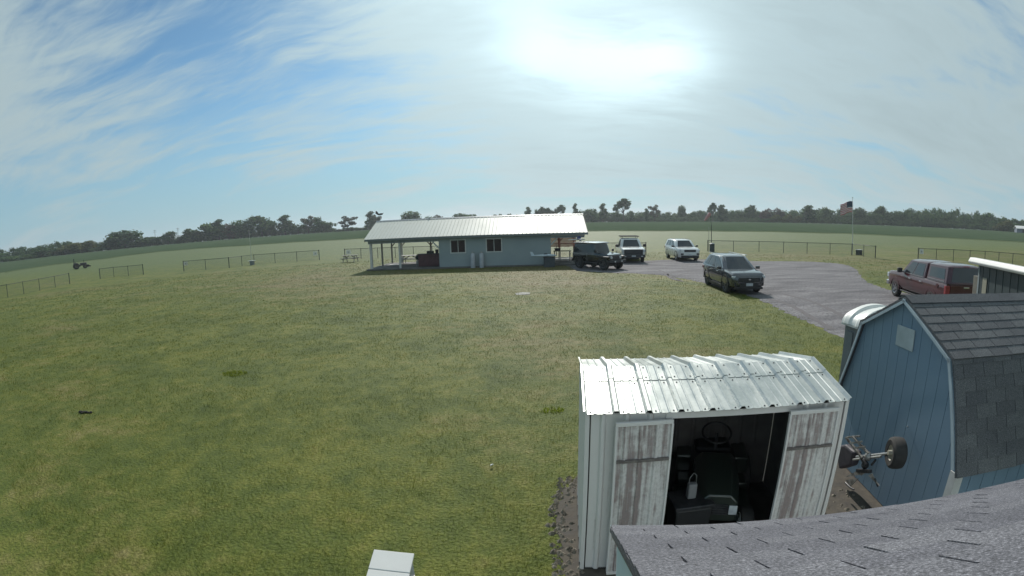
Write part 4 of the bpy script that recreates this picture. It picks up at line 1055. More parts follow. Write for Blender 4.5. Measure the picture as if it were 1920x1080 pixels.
# windsock with two poles and a barrel
g = gp(1332, 471.5, 0); wsck = thing('windsock', 'drooping faded red windsock on twin thin poles beyond the gravel', 'windsock', (g.x, g.y, 0))
mb = MB(); mb.cyl((.12,0,0),(.10,0,3.0), .045, .04, 8); mb.cyl((.10,0,3.0),(-.05,0,4.35), .022, .018, 8); mb.build('pole', M_['dark_steel'], wsck)
mb = MB(); mb.cyl((-.22,0,0),(-.22,0,2.75), .022, .022, 8); mb.build('pole', mat('pale pole', (.25,.26,.25), .5), wsck)
mb = MB(); pts = [(-.05,0,4.30),(-.22,0,4.12),(-.42,0,3.88),(-.60,0,3.66),(-.75,0,3.52)]; mb.tube(pts, [.20,.19,.16,.12,.08], 12, False); mb.build('sock', mat('faded red fabric', (.50,.27,.27), .8, 0, (.42,.25,.25), 3), wsck, smooth=True)
bar = thing('barrel', 'dark barrel standing at the foot of the windsock poles', 'barrel', (g.x-.05, g.y-.55, 0))
mb = MB(); mb.lathe([(.001,0),(.28,0),(.29,.02),(.29,.28),(.305,.30),(.29,.32),(.29,.56),(.305,.58),(.29,.6),(.29,.85),(.30,.88),(.27,.88),(.26,.84),(.001,.84)], 20); mb.build('drum', mat('dark blue drum', (.05,.065,.08), .5), bar, smooth=True)
mb = MB(); mb.lathe([(.305,.88),(.31,.90),(.20,.98),(.001,1.0)], 20); mb.build('lid', mat('grey drum lid', (.2,.22,.25), .5), bar, smooth=True)
# things lying in the grass
o = tag(MB().prism([(0,0,.0),(.62,-.05,.0),(.70,.55,.0),(.30,.72,.0),(-.05,.5,.0)], (0,0,.016)).build('stone_slab', M_['concrete'], None, bevel=.015), 'flat pale concrete slab set in the lawn before the clubhouse', 'slab'); o.location = (gp(968, 553, 0.).x, gp(968, 553, 0.).y, 0)
mb = MB()
for k in range(26):
    a = random.uniform(0, 2*PI); q = random.uniform(0,.14); s = random.uniform(.02,.05); mb.ball((q*math.cos(a)*1.4, q*math.sin(a)*.6, s*.4), s, s*.8, s*.6, 8)
o = mb.build('earth_lump', mat('black earth', (.02,.018,.015), .95)); g = gp(161, 774, 0.); o.location = (g.x, g.y, 0); tag(o, 'lump of black earth lying in the left lawn', 'earth')
mb = MB(); mb.prism([(0,0,.0),(.07,.01,.03),(.08,.05,.015),(.02,.06,.0)], (0,.004,.02)); o = mb.build('paper_scrap', M_['white_trim']); o.scale = (.6, .6, .6); g = gp(919, 878, 0.); o.location = (g.x, g.y, .035); tag(o, 'tiny white paper scrap in the lawn', 'litter')
# ------------------------------------------------------------------ vehicles
def cut(o, cutters):
    """boolean the wheel arches out of a body mesh and bake the result"""
    tmp = []
    for mb in cutters:
        c = mb.build('cutter', []); tmp.append(c)
        m_ = o.modifiers.new('arch', 'BOOLEAN'); m_.object = c; m_.operation = 'DIFFERENCE'; m_.solver = 'EXACT'
    bpy.context.view_layer.update()
    dg = bpy.context.evaluated_depsgraph_get()
    me = bpy.data.meshes.new_from_object(o.evaluated_get(dg)); o.modifiers.clear(); old_ = o.data; o.data = me; bpy.data.meshes.remove(old_)
    for c in tmp: 
        m0 = c.data; bpy.data.objects.remove(c); bpy.data.meshes.remove(m0)
    return o
def catmull(st, n):
    out = []
    for i in range(len(st)-1):
        p0, p1, p2, p3 = st[max(i-1,0)], st[i], st[i+1], st[min(i+2, len(st)-1)]
        for k in range(n):
            t = k/n
            out.append(tuple(.5*(2*b+(c-a)*t+(2*a-5*b+4*c-d)*t*t*.7+(3*b-a-3*c+d)*t**3*.7) if 0 else b+(c-b)*t for a, b, c, d in zip(p0, p1, p2, p3)))
    out.append(tuple(st[-1])); return out
def body_ring(x, w, zb, zt, box=.0):
    """closed cross-section ring at station x"""
    h = zt-zb
    half = [(0, zb), (w*.70, zb), (w*.93, zb+h*.10), (w*.985, zb+h*.25), (w, zb+h*.50), (w*.985, zb+h*.74), (w*(.955+.03*box), zb+h*.90), (w*(.88+.08*box), zb+h*.985), (w*.55, zt+h*.012*(1-box)), (0, zt+h*.02*(1-box))]
    return [(x, y, z) for y, z in half] + [(x, -y, z) for y, z in half[-2:0:-1]]
def cabin(parent, name, spec, m_body, glassm, parts):
    """greenhouse: spec xf xr (base) xf2 xr2 (roof) zb zr wb wr"""
    xf, xr, xf2, xr2, zb, zr, wb, wr = spec
    mb = MB()
    def ringz(t):
        a = xf+(xf2-xf)*t; b2 = xr+(xr2-xr)*t; w = wb+(wr-wb)*t; z = zb+(zr-zb)*t
        return a, b2, w, z
    rings = []
    for t in (0, .5, .92):
        a, b2, w, z = ringz(t); bow = .06*(1-t*.4)
        rings.append([(a+bow, 0, z), (a, w*.8, z), (a-.10, w, z), ((a+b2)/2, w*1.015, z), (b2+.08, w, z), (b2, w*.8, z), (b2-bow*.4, 0, z), (b2, -w*.8, z), (b2+.08, -w, z), ((a+b2)/2, -w*1.015, z), (a-.10, -w, z), (a, -w*.8, z)])
    a, b2, w, z = ringz(1.0); w2 = w*.93
    rings.append([(a-.02, 0, z-.005), (a-.06, w2*.8, z-.012), (a-.16, w2, z-.02), ((a+b2)/2, w2*1.01, z-.01), (b2+.15, w2, z-.02), (b2+.06, w2*.8, z-.012), (b2+.03, 0, z-.008), (b2+.06, -w2*.8, z-.012), (b2+.15, -w2, z-.02), ((a+b2)/2, -w2*1.01, z-.01), (a-.16, -w2, z-.02), (a-.06, -w2*.8, z-.012)])
    rings.append([(x*.72+(a+b2)/2*.28, y*.72, z+.022) for x, y, _ in rings[-1]])
    mb.loft(rings); co = mb.build(name, m_body, parent, smooth=True, ang=38)
    def P(face, s, t):
        a, b2, w, z = ringz(t)
        if face == 'front': y = -w*.84+2*w*.84*s; bow = .06*(1-t*.4)*(1-abs(2*s-1)); return Vector((a+bow, y, z)), Vector((1, 0, .6))
        if face == 'rear': y = -w*.84+2*w*.84*s; bow = .024*(1-abs(2*s-1)); return Vector((b2-bow, y, z)), Vector((-1, 0, .3))
        x0, x1 = a-.10, b2+.08; x = x0+(x1-x0)*s; sy = 1 if face == 'left' else -1
        bw = w*(1+.015*(1-abs(2*s-1))); return Vector((x, sy*bw, z)), Vector((0, sy, .25))
    for (nm, face, s0, s1, s0t, s1t, t0, t1) in parts:
        mb = MB(); NS, NT = 6, 4; vs = []
        for off in (.009, -.01):
            for j in range(NT+1):
                for i in range(NS+1):
                    u, v = i/NS, j/NT; t = t0+(t1-t0)*v; s = (s0+(s1-s0)*u)*(1-v)+(s0t+(s1t-s0t)*u)*v
                    p, n = P(face, s, t); vs.append(p+n.normalized()*off)
        N = (NS+1)*(NT+1); fs = []
        for j in range(NT):
            for i in range(NS):
                q = (j*(NS+1)+i, j*(NS+1)+i+1, (j+1)*(NS+1)+i+1, (j+1)*(NS+1)+i); fs += [q, tuple(N+k for k in reversed(q))]
        rim_ = [i for i in range(NS+1)] + [j*(NS+1)+NS for j in range(1, NT+1)] + [NT*(NS+1)+i for i in range(NS-1, -1, -1)] + [j*(NS+1) for j in range(NT-1, 0, -1)]
        for k in range(len(rim_)): a_, b_2 = rim_[k], rim_[(k+1) % len(rim_)]; fs.append((a_, b_2, N+b_2, N+a_))
        mb.add(vs, fs); mb.build(nm, glassm, parent, smooth=True, ang=50)
    return co
def boxpart(parent, name, m_, *boxes, bevel=.01, label=None):
    for b in boxes:
        mb = MB(); mb.box(*b); o = mb.build(name, m_, parent, bevel=bevel)
    return o
def sym(x0, x1, y0, y1, z0, z1): return (x0, x1, y0, y1, z0, z1), (x0, x1, -y1, -y0, z0, z1)
def base_car(t, st, paint_m, wb_f, wb_r, wr, track, ww, rimm, box=.0, arch=.07, cladding=None):
    mb = MB(); mb.loft([body_ring(*s, box) for s in catmull(st, 3)]); body = mb.build('body', paint_m, t, smooth=True, ang=32)
    cs = []
    for x in (wb_f, wb_r):
        for s in (-1, 1):
            c = MB(); c.cyl((x, s*(track-ww*.5-.10), wr), (x, s*(track+.5), wr), wr+arch, wr+arch, 28); cs.append(c)
    cut(body, cs); body.data.set_sharp_from_angle(angle=R(32))
    for x in (wb_f, wb_r):
        for s in (-1, 1): wheel(t, (x, s*track, wr), wr, ww, rimm, axis='y')
    # arch liners
    for x in (wb_f, wb_r):
        for s in (-1, 1):
            n = 16; y0, y1 = sorted((s*(track+ww*.40), s*(track+ww*.5+.012)))
            rr0, rr1 = wr+arch-.012, wr+arch+.05
            q = [(x+r*math.cos(PI*k/n), y0, wr+r*math.sin(PI*k/n)) for r, ks in ((rr1, range(n+1)), (rr0, range(n, -1, -1))) for k in ks]
            mb = MB(); rings = [[(x+r*math.cos(PI*k/n), y, wr+r*math.sin(PI*k/n)) for r, y in ((rr0,y0),(rr1,y0),(rr1,y1),(rr0,y1))] for k in range(n+1)]
            mb.loft(rings); mb.build('wheel_arch', cladding or paint_m, t)
    mb = MB(); mb.box(wb_r-.2, wb_f+.2, -track+ww, track-ww, wr*.62, wr*.62+.12); mb.cyl((wb_f, -track, wr), (wb_f, track, wr), .05); mb.cyl((wb_r, -track, wr), (wb_r, track, wr), .05); mb.build('chassis', M_['black_plastic'], t)
    return body
def mirrors(t, x, y, z, m_, s=(.14,.20,.15)):
    for sy in (-1, 1):
        mb = MB(); mb.box(x-s[0]/2, x+s[0]/2, min(sy*(y+.05), sy*(y+.05+s[1])), max(sy*(y+.05), sy*(y+.05+s[1])), z, z+s[2]); o = mb.build('mirror', m_, t, bevel=.03, seg=3)
        mb = MB(); mb.beam((x, sy*(y-.05), z+.03), (x, sy*(y+.08), z+.05), .05, .04); mb.build('mirror_arm', M_['black_plastic'], o)
SIDE3 = lambda t0=.12, t1=.86: [(nm, f, a, b, c, d, t0, t1) for f in ('left', 'right') for nm, a, b, c, d in (('side_window', .035, .36, .16, .37), ('side_window', .40, .70, .405, .68), ('side_window', .735, .93, .715, .86))]

# dark grey crossover on the gravel
pc = paint('dark slate paint', (.040,.043,.054), .25, .3, 1.75)
def place(name, label, cat, c, deg): return thing(name, label, cat, (c[0], c[1], .006), R(deg), 'vehicles parked round the gravel drive')
t = place('parked_crossover', 'dark slate crossover parked on the gravel drive, nose toward the lawn', 'car', (11.25, 21.75), -95)
st = [(2.28,.60,.40,.74),(2.24,.74,.36,.90),(2.10,.86,.32,1.0),(1.7,.915,.30,1.06),(1.0,.925,.29,1.10),(0,.925,.29,1.08),(-1.3,.925,.30,1.11),(-1.9,.90,.33,1.11),(-2.18,.84,.38,1.06),(-2.28,.72,.44,.94)]
base_car(t, st, pc, 1.36, -1.33, .375, .80, .23, M_['rim_dark'], cladding=M_['black_plastic'])
cabin(t, 'cabin', (1.16, -2.20, .26, -1.62, 1.06, 1.70, .88, .64), pc, M_['glass'], [('windshield','front',.03,.97,.07,.93,.06,.90),('rear_window','rear',.06,.94,.1,.9,.2,.85)]+SIDE3())
boxpart(t, 'grille', M_['black_plastic'], (2.24, 2.295, -.56, .56, .62, .80), (2.26, 2.30, -.48, .48, .36, .56))
boxpart(t, 'emblem', M_['chrome'], (2.295, 2.31, -.06, .06, .69, .75))
for s in sym(2.06, 2.235, .56, .85, .78, .885): boxpart(t, 'headlight', M_['lamp'], s, bevel=.025)
for s in sym(2.15, 2.26, .60, .76, .42, .58): boxpart(t, 'fog_lamp', M_['black_plastic'], s)
boxpart(t, 'licence_plate', M_['plate'], (2.30, 2.315, -.17, .17, .42, .55), bevel=.004)
for s in sym(-2.27, -2.05, .55, .86, .86, 1.0): boxpart(t, 'tail_light', M_['tail'], s, bevel=.02)
for s in sym(-1.9, .55, .575, .605, 1.715, 1.745): boxpart(t, 'roof_rail', M_['chrome'], s)
for x in (-.75, .25):
    for s in sym(x, x+.2, .925, .95, .93, .965): boxpart(t, 'door_handle', M_['chrome'], s)
boxpart(t, 'sill', M_['black_plastic'], *sym(-.95, .98, .875, .93, .22, .36))
boxpart(t, 'bumper', M_['black_plastic'], (2.12, 2.29, -.72, .72, .26, .37), (-2.3,-2.1,-.72,.72,.3,.5), bevel=.03)
mirrors(t, .92, .90, 1.08, pc)

# white sport utility at the far edge of the gravel
pw = paint('white car paint', (.66,.67,.66), .3)
t = place('white_suv', 'white sport utility parked at the far edge of the gravel, facing the camera', 'suv', (15.35, 39.6), -94)
st = [(2.52,.66,.38,.84),(2.48,.82,.32,1.0),(2.30,.93,.28,1.10),(1.7,.985,.25,1.16),(1.0,.995,.24,1.19),(0,.995,.24,1.17),(-1.6,.995,.25,1.17),(-2.2,.97,.28,1.16),(-2.45,.90,.34,1.10),(-2.52,.80,.40,.98)]
base_car(t, st, pw, 1.48, -1.38, .375, .86, .24, M_['rim'], cladding=M_['black_plastic'])
cabin(t, 'cabin', (1.22, -2.42, .45, -2.12, 1.14, 1.78, .93, .72), pw, M_['glass'], [('windshield','front',.03,.97,.07,.93,.08,.88),('rear_window','rear',.06,.94,.1,.9,.2,.85)]+SIDE3())
boxpart(t, 'grille', M_['dark_steel'], (2.44, 2.535, -.52, .52, .80, 1.0))
boxpart(t, 'lower_grille', M_['black_plastic'], (2.44, 2.545, -.80, .80, .27, .52), bevel=.03)
for s in sym(2.26, 2.47, .56, .90, .86, 1.0): boxpart(t, 'headlight', M_['lamp'], s, bevel=.03)
for s in sym(2.40, 2.53, .58, .82, .56, .70): boxpart(t, 'fog_lamp', M_['black_plastic'], s)
boxpart(t, 'licence_plate', M_['plate'], (2.55, 2.56, -.16, .16, .50, .62), bevel=.003)
for s in sym(-2.50, -2.25, .62, .94, .92, 1.1): boxpart(t, 'tail_light', M_['tail'], s, bevel=.02)
for s in sym(-2.1, .3, .62, .655, 1.81, 1.84): boxpart(t, 'roof_rail', M_['black_plastic'], s)
for x in (-.85, .25):
    for s in sym(x, x+.2, .995, 1.02, 1.0, 1.035): boxpart(t, 'door_handle', M_['chrome'], s)
mirrors(t, 1.0, .97, 1.16, M_['black_plastic'])

# white pickup behind the black one
t = place('white_pickup', 'white pickup with dark roof rack, parked nose-on behind the black off-roader', 'pickup truck', (10.44, 39.63), -98)
st = [(2.95,.80,.50,1.04),(2.92,.93,.44,1.14),(2.7,.995,.40,1.22),(2.0,1.01,.40,1.27),(1.2,1.01,.40,1.28),(0,1.01,.40,1.24),(-1.0,1.01,.42,1.24),(-2.6,1.01,.46,1.25),(-2.92,.99,.5,1.24)]
base_car(t, st, pw, 1.95, -1.72, .405, .86, .27, M_['rim'], .6, cladding=M_['black_plastic'])
cabin(t, 'cabin', (1.42, -1.05, .72, -.92, 1.23, 1.93, .95, .76), pw, M_['glass'], [('windshield','front',.03,.97,.06,.94,.06,.88),('rear_window','rear',.06,.94,.1,.9,.2,.85)]+[(nm,f,a,b,c,d,.1,.86) for f in ('left','right') for nm,a,b,c,d in (('side_window',.05,.50,.17,.50),('side_window',.55,.95,.55,.92))])
boxpart(t, 'grille', M_['dark_steel'], (2.90, 2.99, -.78, .78, .66, 1.12), bevel=.03)  # tall grille and large dark bumper also imitate shade on the front
boxpart(t, 'grille_bar', M_['rim_dark'], (2.992, 3.01, -.62, .62, .90, .95))
boxpart(t, 'bumper', mat('dark bumper steel', (.05,.05,.058), .4, .3), (2.78, 3.05, -.98, .98, .45, .70), (-3.08,-2.93,-.95,.95,.5,.68), bevel=.04)
for s in sym(2.72, 2.955, .68, .985, .88, 1.10): boxpart(t, 'headlight', M_['lamp'], s, bevel=.03)
for s in sym(3.04, 3.065, .62, .78, .52, .60): boxpart(t, 'fog_lamp', M_['lamp'], s)
boxpart(t, 'licence_plate', M_['plate'], (3.052, 3.065, -.17, .17, .52, .64), bevel=.003)
for s in sym(-2.95, -2.86, .86, 1.0, .85, 1.2): boxpart(t, 'tail_light', M_['tail'], s)
mirrors(t, 1.15, 1.0, 1.24, M_['black_plastic'], (.14,.26,.24))
boxpart(t, 'bed_cover', M_['black_plastic'], (-2.88, -1.12, -.88, .88, 1.262, 1.30))
mb = MB(); mb.prism([(-1.5,-.80,2.16),(.4,-.80,2.16),(.55,-.80,2.10),(.4,-.80,2.08),(-1.5,-.80,2.08)], (0,1.6,0)); mb.build('rack_tray', mat('dark rack', (.03,.033,.033), .9, spec=.1), t, bevel=.02)
boxpart(t, 'rack_leg', M_['black_plastic'], *[(x, x+.05, y-.02, y+.02, 1.93, 2.085) for x in (-.85, .3) for y in (-.66, .66)], bevel=0)

# black off-roader beside the clubhouse
pk = paint('black paint', (.03,.032,.036), .2, .4)
t = place('black_offroader', 'black boxy off-roader with sky glare painted pale on its roof, beside the right end of the clubhouse', 'off-roader', (6.42, 33.2), -54)
st = [(1.62,.66,.52,1.06),(1.58,.70,.50,1.10),(1.2,.72,.50,1.15),(.55,.76,.50,1.20),(.50,.79,.48,1.20),(-.4,.79,.48,1.18),(-1.6,.79,.50,1.18),(-1.95,.79,.55,1.18)]
base_car(t, st, pk, 1.22, -1.22, .42, .76, .27, M_['rim_dark'], .9, arch=.05, cladding=M_['black_plastic'])
cabin(t, 'cabin', (.52, -1.93, .30, -1.86, 1.17, 1.86, .77, .70), pk, M_['glass'], [('windshield','front',.04,.96,.06,.94,.08,.88),('rear_window','rear',.08,.92,.1,.9,.15,.85)]+[(nm,f,a,b,c,d,.10,.86) for f in ('left','right') for nm,a,b,c,d in (('side_window',.06,.40,.09,.40),('side_window',.45,.70,.45,.70),('side_window',.745,.96,.745,.95))])
mb = MB(); mb.loft([[(.38,-.71,1.868),(.38,.71,1.868),(-1.93,.71,1.868),(-1.93,-.71,1.868)],[(.37,-.72,1.905),(.37,.72,1.905),(-1.93,.72,1.905),(-1.93,-.72,1.905)],[(.05,-.42,1.965),(.05,.42,1.965),(-1.65,.42,1.965),(-1.65,-.42,1.965)]])
mb.build('hard_top', mat('hard top with painted glare', (.74,.74,.74), .25, 0, coat=1.), t, smooth=True, ang=50)  # roof coloured pale to carry the sky glare on a black car
for s in sym(.62, 1.78, .70, .95, .90, .98): boxpart(t, 'fender', M_['black_plastic'], s, bevel=.03)
for s in sym(-1.72, -.68, .76, .95, .90, .97): boxpart(t, 'fender', M_['black_plastic'], s, bevel=.03)
mb = MB(); mb.box(1.60, 1.665, -.46, .46, .66, 1.05)
mb.build('grille', pk, t, bevel=.02); mb = MB()
for k in range(7): mb.box(1.668, 1.675, -.30+k*.09, -.25+k*.09, .70, 1.0)
mb.build('grille_slot', M_['rim_dark'], t)
for s in (-1, 1): mb = MB(); mb.cyl((1.60, s*.48, .90), (1.70, s*.48, .90), .10, .10, 16); mb.build('headlight', M_['lamp'], t, smooth=True)
boxpart(t, 'bumper', M_['dark_steel'], (1.70, 1.92, -.85, .85, .52, .70), (-2.12,-1.98,-.8,.8,.52,.68), bevel=.03)
for s in sym(1.925, 1.94, .30, .42, .56, .66): boxpart(t, 'fog_lamp', M_['lamp'], s)
mb = MB(); Mx = Matrix.Translation((-2.10, -.1, 1.05)) @ Matrix.Rotation(R(90), 4, 'Y'); r = .40
sw = node('spare_wheel', t, (-2.13, 0, 1.04))
Mx = Matrix.Rotation(R(90), 4, 'Y')
mb.v = []; mb.f = []; mb.mi = []
mb.lathe([(r*.6,-.12),(r*.8,-.13),(r*.95,-.11),(r,-.07),(r,.07),(r*.95,.11),(r*.8,.13),(r*.6,.12),(r*.6,-.12)], 26, Mx); mb.build('tyre', M_['rubber'], sw, smooth=True)
mb = MB(); mb.lathe([(r*.6,-.10),(r*.5,-.06),(.001,-.05)], 20, Mx); mb.lathe([(r*.6,.10),(.001,.08)], 20, Mx); mb.build('rim', M_['rim_dark'], sw, smooth=True)
mirrors(t, .55, .80, 1.22, M_['black_plastic'], (.10,.18,.20))
for x in (-.25,): 
    for s in sym(x, x+.18, .79, .815, 1.02, 1.055): boxpart(t, 'door_handle', M_['black_plastic'], s)
boxpart(t, 'door_seam', M_['galv'], *sym(-.44, -.425, .793, .798, .60, 1.15), bevel=0)
boxpart(t, 'side_step', M_['dark_steel'], *sym(-.75, .75, .80, .92, .46, .52), bevel=.02)

# red pickup with topper, seen from behind
pr = paint('deep red paint', (.062,.004,.009), .25, .0, 1.40)
t = place('red_pickup', 'deep red pickup with matching bed topper, parked beyond the blue shed', 'pickup truck', (18.75, 15.3), 69)
st = [(2.95,.78,.52,1.02),(2.92,.92,.46,1.12),(2.7,.985,.42,1.20),(2.0,1.0,.42,1.25),(1.3,1.0,.42,1.27),(0,1.0,.42,1.24),(-1.0,1.0,.44,1.24),(-2.6,1.0,.47,1.24),(-2.90,.98,.52,1.23)]
base_car(t, st, pr, 1.95, -1.72, .41, .86, .27, M_['rim'], .55, cladding=pr)
cabin(t, 'cabin', (1.45, -1.02, .72, -.98, 1.22, 1.92, .95, .76), pr, M_['glass'], [('windshield','front',.03,.97,.06,.94,.06,.88),('rear_window','rear',.06,.94,.1,.9,.2,.85)]+[(nm,f,a,b,c,d,.1,.84) for f in ('left','right') for nm,a,b,c,d in (('side_window',.05,.50,.17,.50),('side_window',.54,.95,.54,.93))])
cabin(t, 'topper', (-1.09, -2.93, -1.09, -2.80, 1.235, 1.94, .94, .80), pr, M_['glass'], [('rear_window','rear',.03,.97,.05,.95,.10,.88)]+[('side_window',f,.10,.90,.12,.88,.22,.78) for f in ('left','right')])
boxpart(t, 'bumper', M_['chrome'], (2.80, 3.05, -.97, .97, .48, .70), (-3.10,-2.95,-.95,.95,.50,.70), bevel=.04)
boxpart(t, 'tailgate', pr, (-2.955, -2.91, -.78, .78, .74, 1.20), bevel=.02)
boxpart(t, 'tailgate_handle', M_['chrome'], (-2.972, -2.957, -.14, .14, 1.08, 1.13))
boxpart(t, 'licence_plate', M_['plate'], (-3.112, -3.10, -.16, .16, .54, .66), bevel=.003)
for s in sym(-2.965, -2.80, .80, 1.0, .82, 1.16): boxpart(t, 'tail_light', M_['tail'], s, bevel=.02)
for s in sym(2.72, 2.955, .68, .985, .86, 1.08): boxpart(t, 'headlight', M_['lamp'], s, bevel=.03)
boxpart(t, 'grille', M_['chrome'], (2.90, 2.985, -.64, .64, .72, 1.06), bevel=.03)
for x in (.22, -.85):
    for s in sym(x, x+.22, 1.0, 1.035, 1.04, 1.085): boxpart(t, 'door_handle', M_['chrome'], s)
boxpart(t, 'window_trim', M_['chrome'], *sym(-.85, 1.2, .955, .968, 1.262, 1.282), bevel=0)
boxpart(t, 'topper_trim', M_['chrome'], *sym(-2.7, -1.25, .943, .956, 1.30, 1.325), bevel=0)
mb = MB(); mb.cyl((-1.72-.5, 1.0, 1.08), (-1.72-.5, 1.008, 1.08), .09, .09, 14); mb.build('fuel_flap', pr, t)
boxpart(t, 'topper_lamp', M_['tail'], (-2.85, -2.82, -.15, .15, 1.91, 1.94))
mirrors(t, 1.15, .98, 1.24, M_['black_plastic'], (.14,.24,.22))
boxpart(t, 'side_step', M_['dark_steel'], *sym(-.9, 1.3, .86, 1.0, .36, .42), bevel=.02)

# dark tractor far off on the mown field
g = gp(150, 504); t = thing('farm_tractor', 'dark tractor with roll bar standing far off on the left field', 'tractor', (g.x, g.y, g.z), math.atan2(g.y, g.x)-PI/2+R(8))
tp = mat('dark tractor paint', (.05,.04,.05), .5)
t.scale = (.8, .8, .8)
boxpart(t, 'hood', tp, (.1, 1.9, -.42, .42, .75, 1.45), bevel=.12)
boxpart(t, 'body', tp, (-1.5, .2, -.5, .5, .55, 1.1), bevel=.08); boxpart(t, 'fender', tp, (-1.35, -.55, -1.15, -.6, 1.0, 1.5), (-1.35, -.55, .6, 1.15, 1.0, 1.5), bevel=.08)
boxpart(t, 'seat', M_['black_plastic'], (-1.1, -.6, -.3, .3, 1.1, 1.25), bevel=.05); boxpart(t, 'backrest', M_['black_plastic'], (-1.15, -1.0, -.3, .3, 1.25, 1.75), bevel=.05)
mb = MB()
for s in (-1, 1): mb.tube([(-1.45, s*.55, 1.0), (-1.45, s*.55, 2.65)], .06)
mb.beam((-1.45,-.6,2.65),(-1.45,.6,2.65),.1,.1); mb.build('roll_bar', M_['dark_steel'], t)
mb = MB(); mb.tube([(1.2,.2,1.4),(1.2,.2,2.2)], .05); mb.build('exhaust', M_['dark_steel'], t)
mb = MB(); mb.prism([(1.9,-.8,.3),(2.9,-.8,.3),(2.9,-.8,.5),(2.2,-.8,.9),(1.9,-.8,.9)], (0,1.6,0)); mb.build('loader_bucket', tp, t)
for x, y, r, w in ((-.95,-.88,.78,.45),(-.95,.88,.78,.45),(1.45,-.7,.48,.28),(1.45,.7,.48,.28)): wheel(t, (x, y, r), r, w, mat('tractor rim', (.14,.12,.10), .6), axis='y')
# ------------------------------------------------------------------ trees
def leaf_mat(name, a, b2, tr=.3):
    M, nt, b = newmat(name)
    rnd = nt.nodes.new('ShaderNodeNewGeometry').outputs['Random Per Island']; oi = nt.nodes.new('ShaderNodeObjectInfo').outputs['Random']
    c = ramp(nt, rnd, [(0, tuple(v*.62 for v in a)), (.45, a), (.85, b2), (1, tuple(v*1.35 for v in b2))])
    c = mix(nt, 1., c, ramp(nt, oi, [(0, (.78,.82,.80)), (.5, (1,1,1)), (1, (1.22,1.12,.92))]), 'MULTIPLY')
    nt.links.new(c, b.inputs['Base Color']); b.inputs['Roughness'].default_value = .7; b.inputs['Specular IOR Level'].default_value = .2
    t_ = nt.nodes.new('ShaderNodeBsdfTranslucent'); nt.links.new(c, t_.inputs[0]); ms = nt.nodes.new('ShaderNodeMixShader'); ms.inputs[0].default_value = tr
    nt.links.new(b.outputs[0], ms.inputs[1]); nt.links.new(t_.outputs[0], ms.inputs[2]); nt.links.new(ms.outputs[0], nt.nodes['Material Output'].inputs[0]); return M
LEAF = leaf_mat('dark tree leaves', (.046,.094,.036), (.090,.150,.050), .42)
LEAFY = leaf_mat('yellow green leaves', (.07,.085,.022), (.12,.13,.035))
LEAFR = leaf_mat('reddish brown leaves', (.06,.048,.036), (.09,.065,.045))
LEAFS = leaf_mat('sparse grey green leaves', (.055,.065,.04), (.085,.09,.055))
def crown_mesh(name, lobes, n, size, material):
    """leaf clumps: small bent quads spread through several ellipsoid lobes; unit tree: height 1, base at 0"""
    w = np.array([l[3]*l[4]*l[5] for l in lobes])**(2/3.); idx = rng.choice(len(lobes), n, p=w/w.sum()); L_ = np.array(lobes)[idx]
    d = rng.normal(size=(n, 3)); d /= np.linalg.norm(d, axis=1)[:, None]
    rad = rng.uniform(.35, 1.0, n)**.45*(1+.20*rng.normal(size=n))
    c = L_[:, :3]+d*L_[:, 3:6]*rad[:, None]
    nr = d*.7+rng.normal(size=(n, 3))*.6; nr /= np.linalg.norm(nr, axis=1)[:, None]
    t = np.cross(nr, rng.normal(size=(n, 3))); t /= np.linalg.norm(t, axis=1)[:, None]; b = np.cross(nr, t)
    s = (size*rng.uniform(.45, 1.5, n))[:, None]
    k1, k2, k3, k4 = (rng.uniform(.6, 1.3, (n, 1)) for _ in range(4))
    V = np.stack([c-t*s*k1-b*s*.4, c+t*s*.4-b*s*k2, c+t*s*k3+b*s*.4, c-t*s*.4+b*s*k4], 1).reshape(-1, 3)
    V[:, 2] = np.maximum(V[:, 2], .01)
    me = bpy.data.meshes.new(name); me.vertices.add(4*n); me.vertices.foreach_set('co', V.astype(np.float32).ravel())
    me.loops.add(4*n); me.loops.foreach_set('vertex_index', np.arange(4*n, dtype=np.int32)); me.polygons.add(n)
    me.polygons.foreach_set('loop_start', np.arange(0, 4*n, 4, dtype=np.int32)); me.polygons.foreach_set('loop_total', np.full(n, 4, np.int32)); me.update(); me.materials.append(material)
    return me
def trunk_mesh(name, lobes, r=.018, split=.3):
    mb = MB(); mb.tube([(0,0,-.02),(.005,.003,split*.5),(.0,.0,split)], [r*1.35, r, r*.85], 8)
    for l in lobes[:7]:
        e = Vector(l[:3]); m_ = Vector((e.x*.35, e.y*.35, split+(e.z-split)*.45)); mb.tube([(0,0,split*.9), m_, e], [r*.6, r*.4, r*.15], 6)
    return mb.mesh(name, M_['bark'], True)
def lobes_round(n, w, z0, z1, s0, s1):
    out = []
    for _ in range(n):
        z = random.uniform(z0, z1); k = math.sin(PI*min(1, max(0, (z-z0*.5)/(1.12-z0*.5))))**.7; a = random.uniform(0, 2*PI); q = w*k*math.sqrt(random.random())*.8; s = random.uniform(s0, s1)
        out.append((q*math.cos(a), q*math.sin(a), min(z, 1-s*.7), s*1.1, s*1.1, s*.85))
    return out
KINDS = {}
def kind(k, lob, n, size, leaf, r=.018, split=.3): KINDS[k] = (crown_mesh('crown', lob, n, size, leaf), trunk_mesh('trunk', lob, r, split))
for i in range(4): kind('round%d' % i, lobes_round(13, .42, .16, .88, .13, .22), 1700, .038, LEAF, split=.18)
for i in range(2): kind('low%d' % i, lobes_round(12, .62, .12, .75, .16, .26), 1500, .04, LEAF, split=.15)
kind('yellow', lobes_round(11, .48, .16, .82, .15, .23), 1500, .036, LEAFY, split=.2)
kind('red', lobes_round(11, .42, .22, .85, .14, .22), 1400, .036, LEAFR)
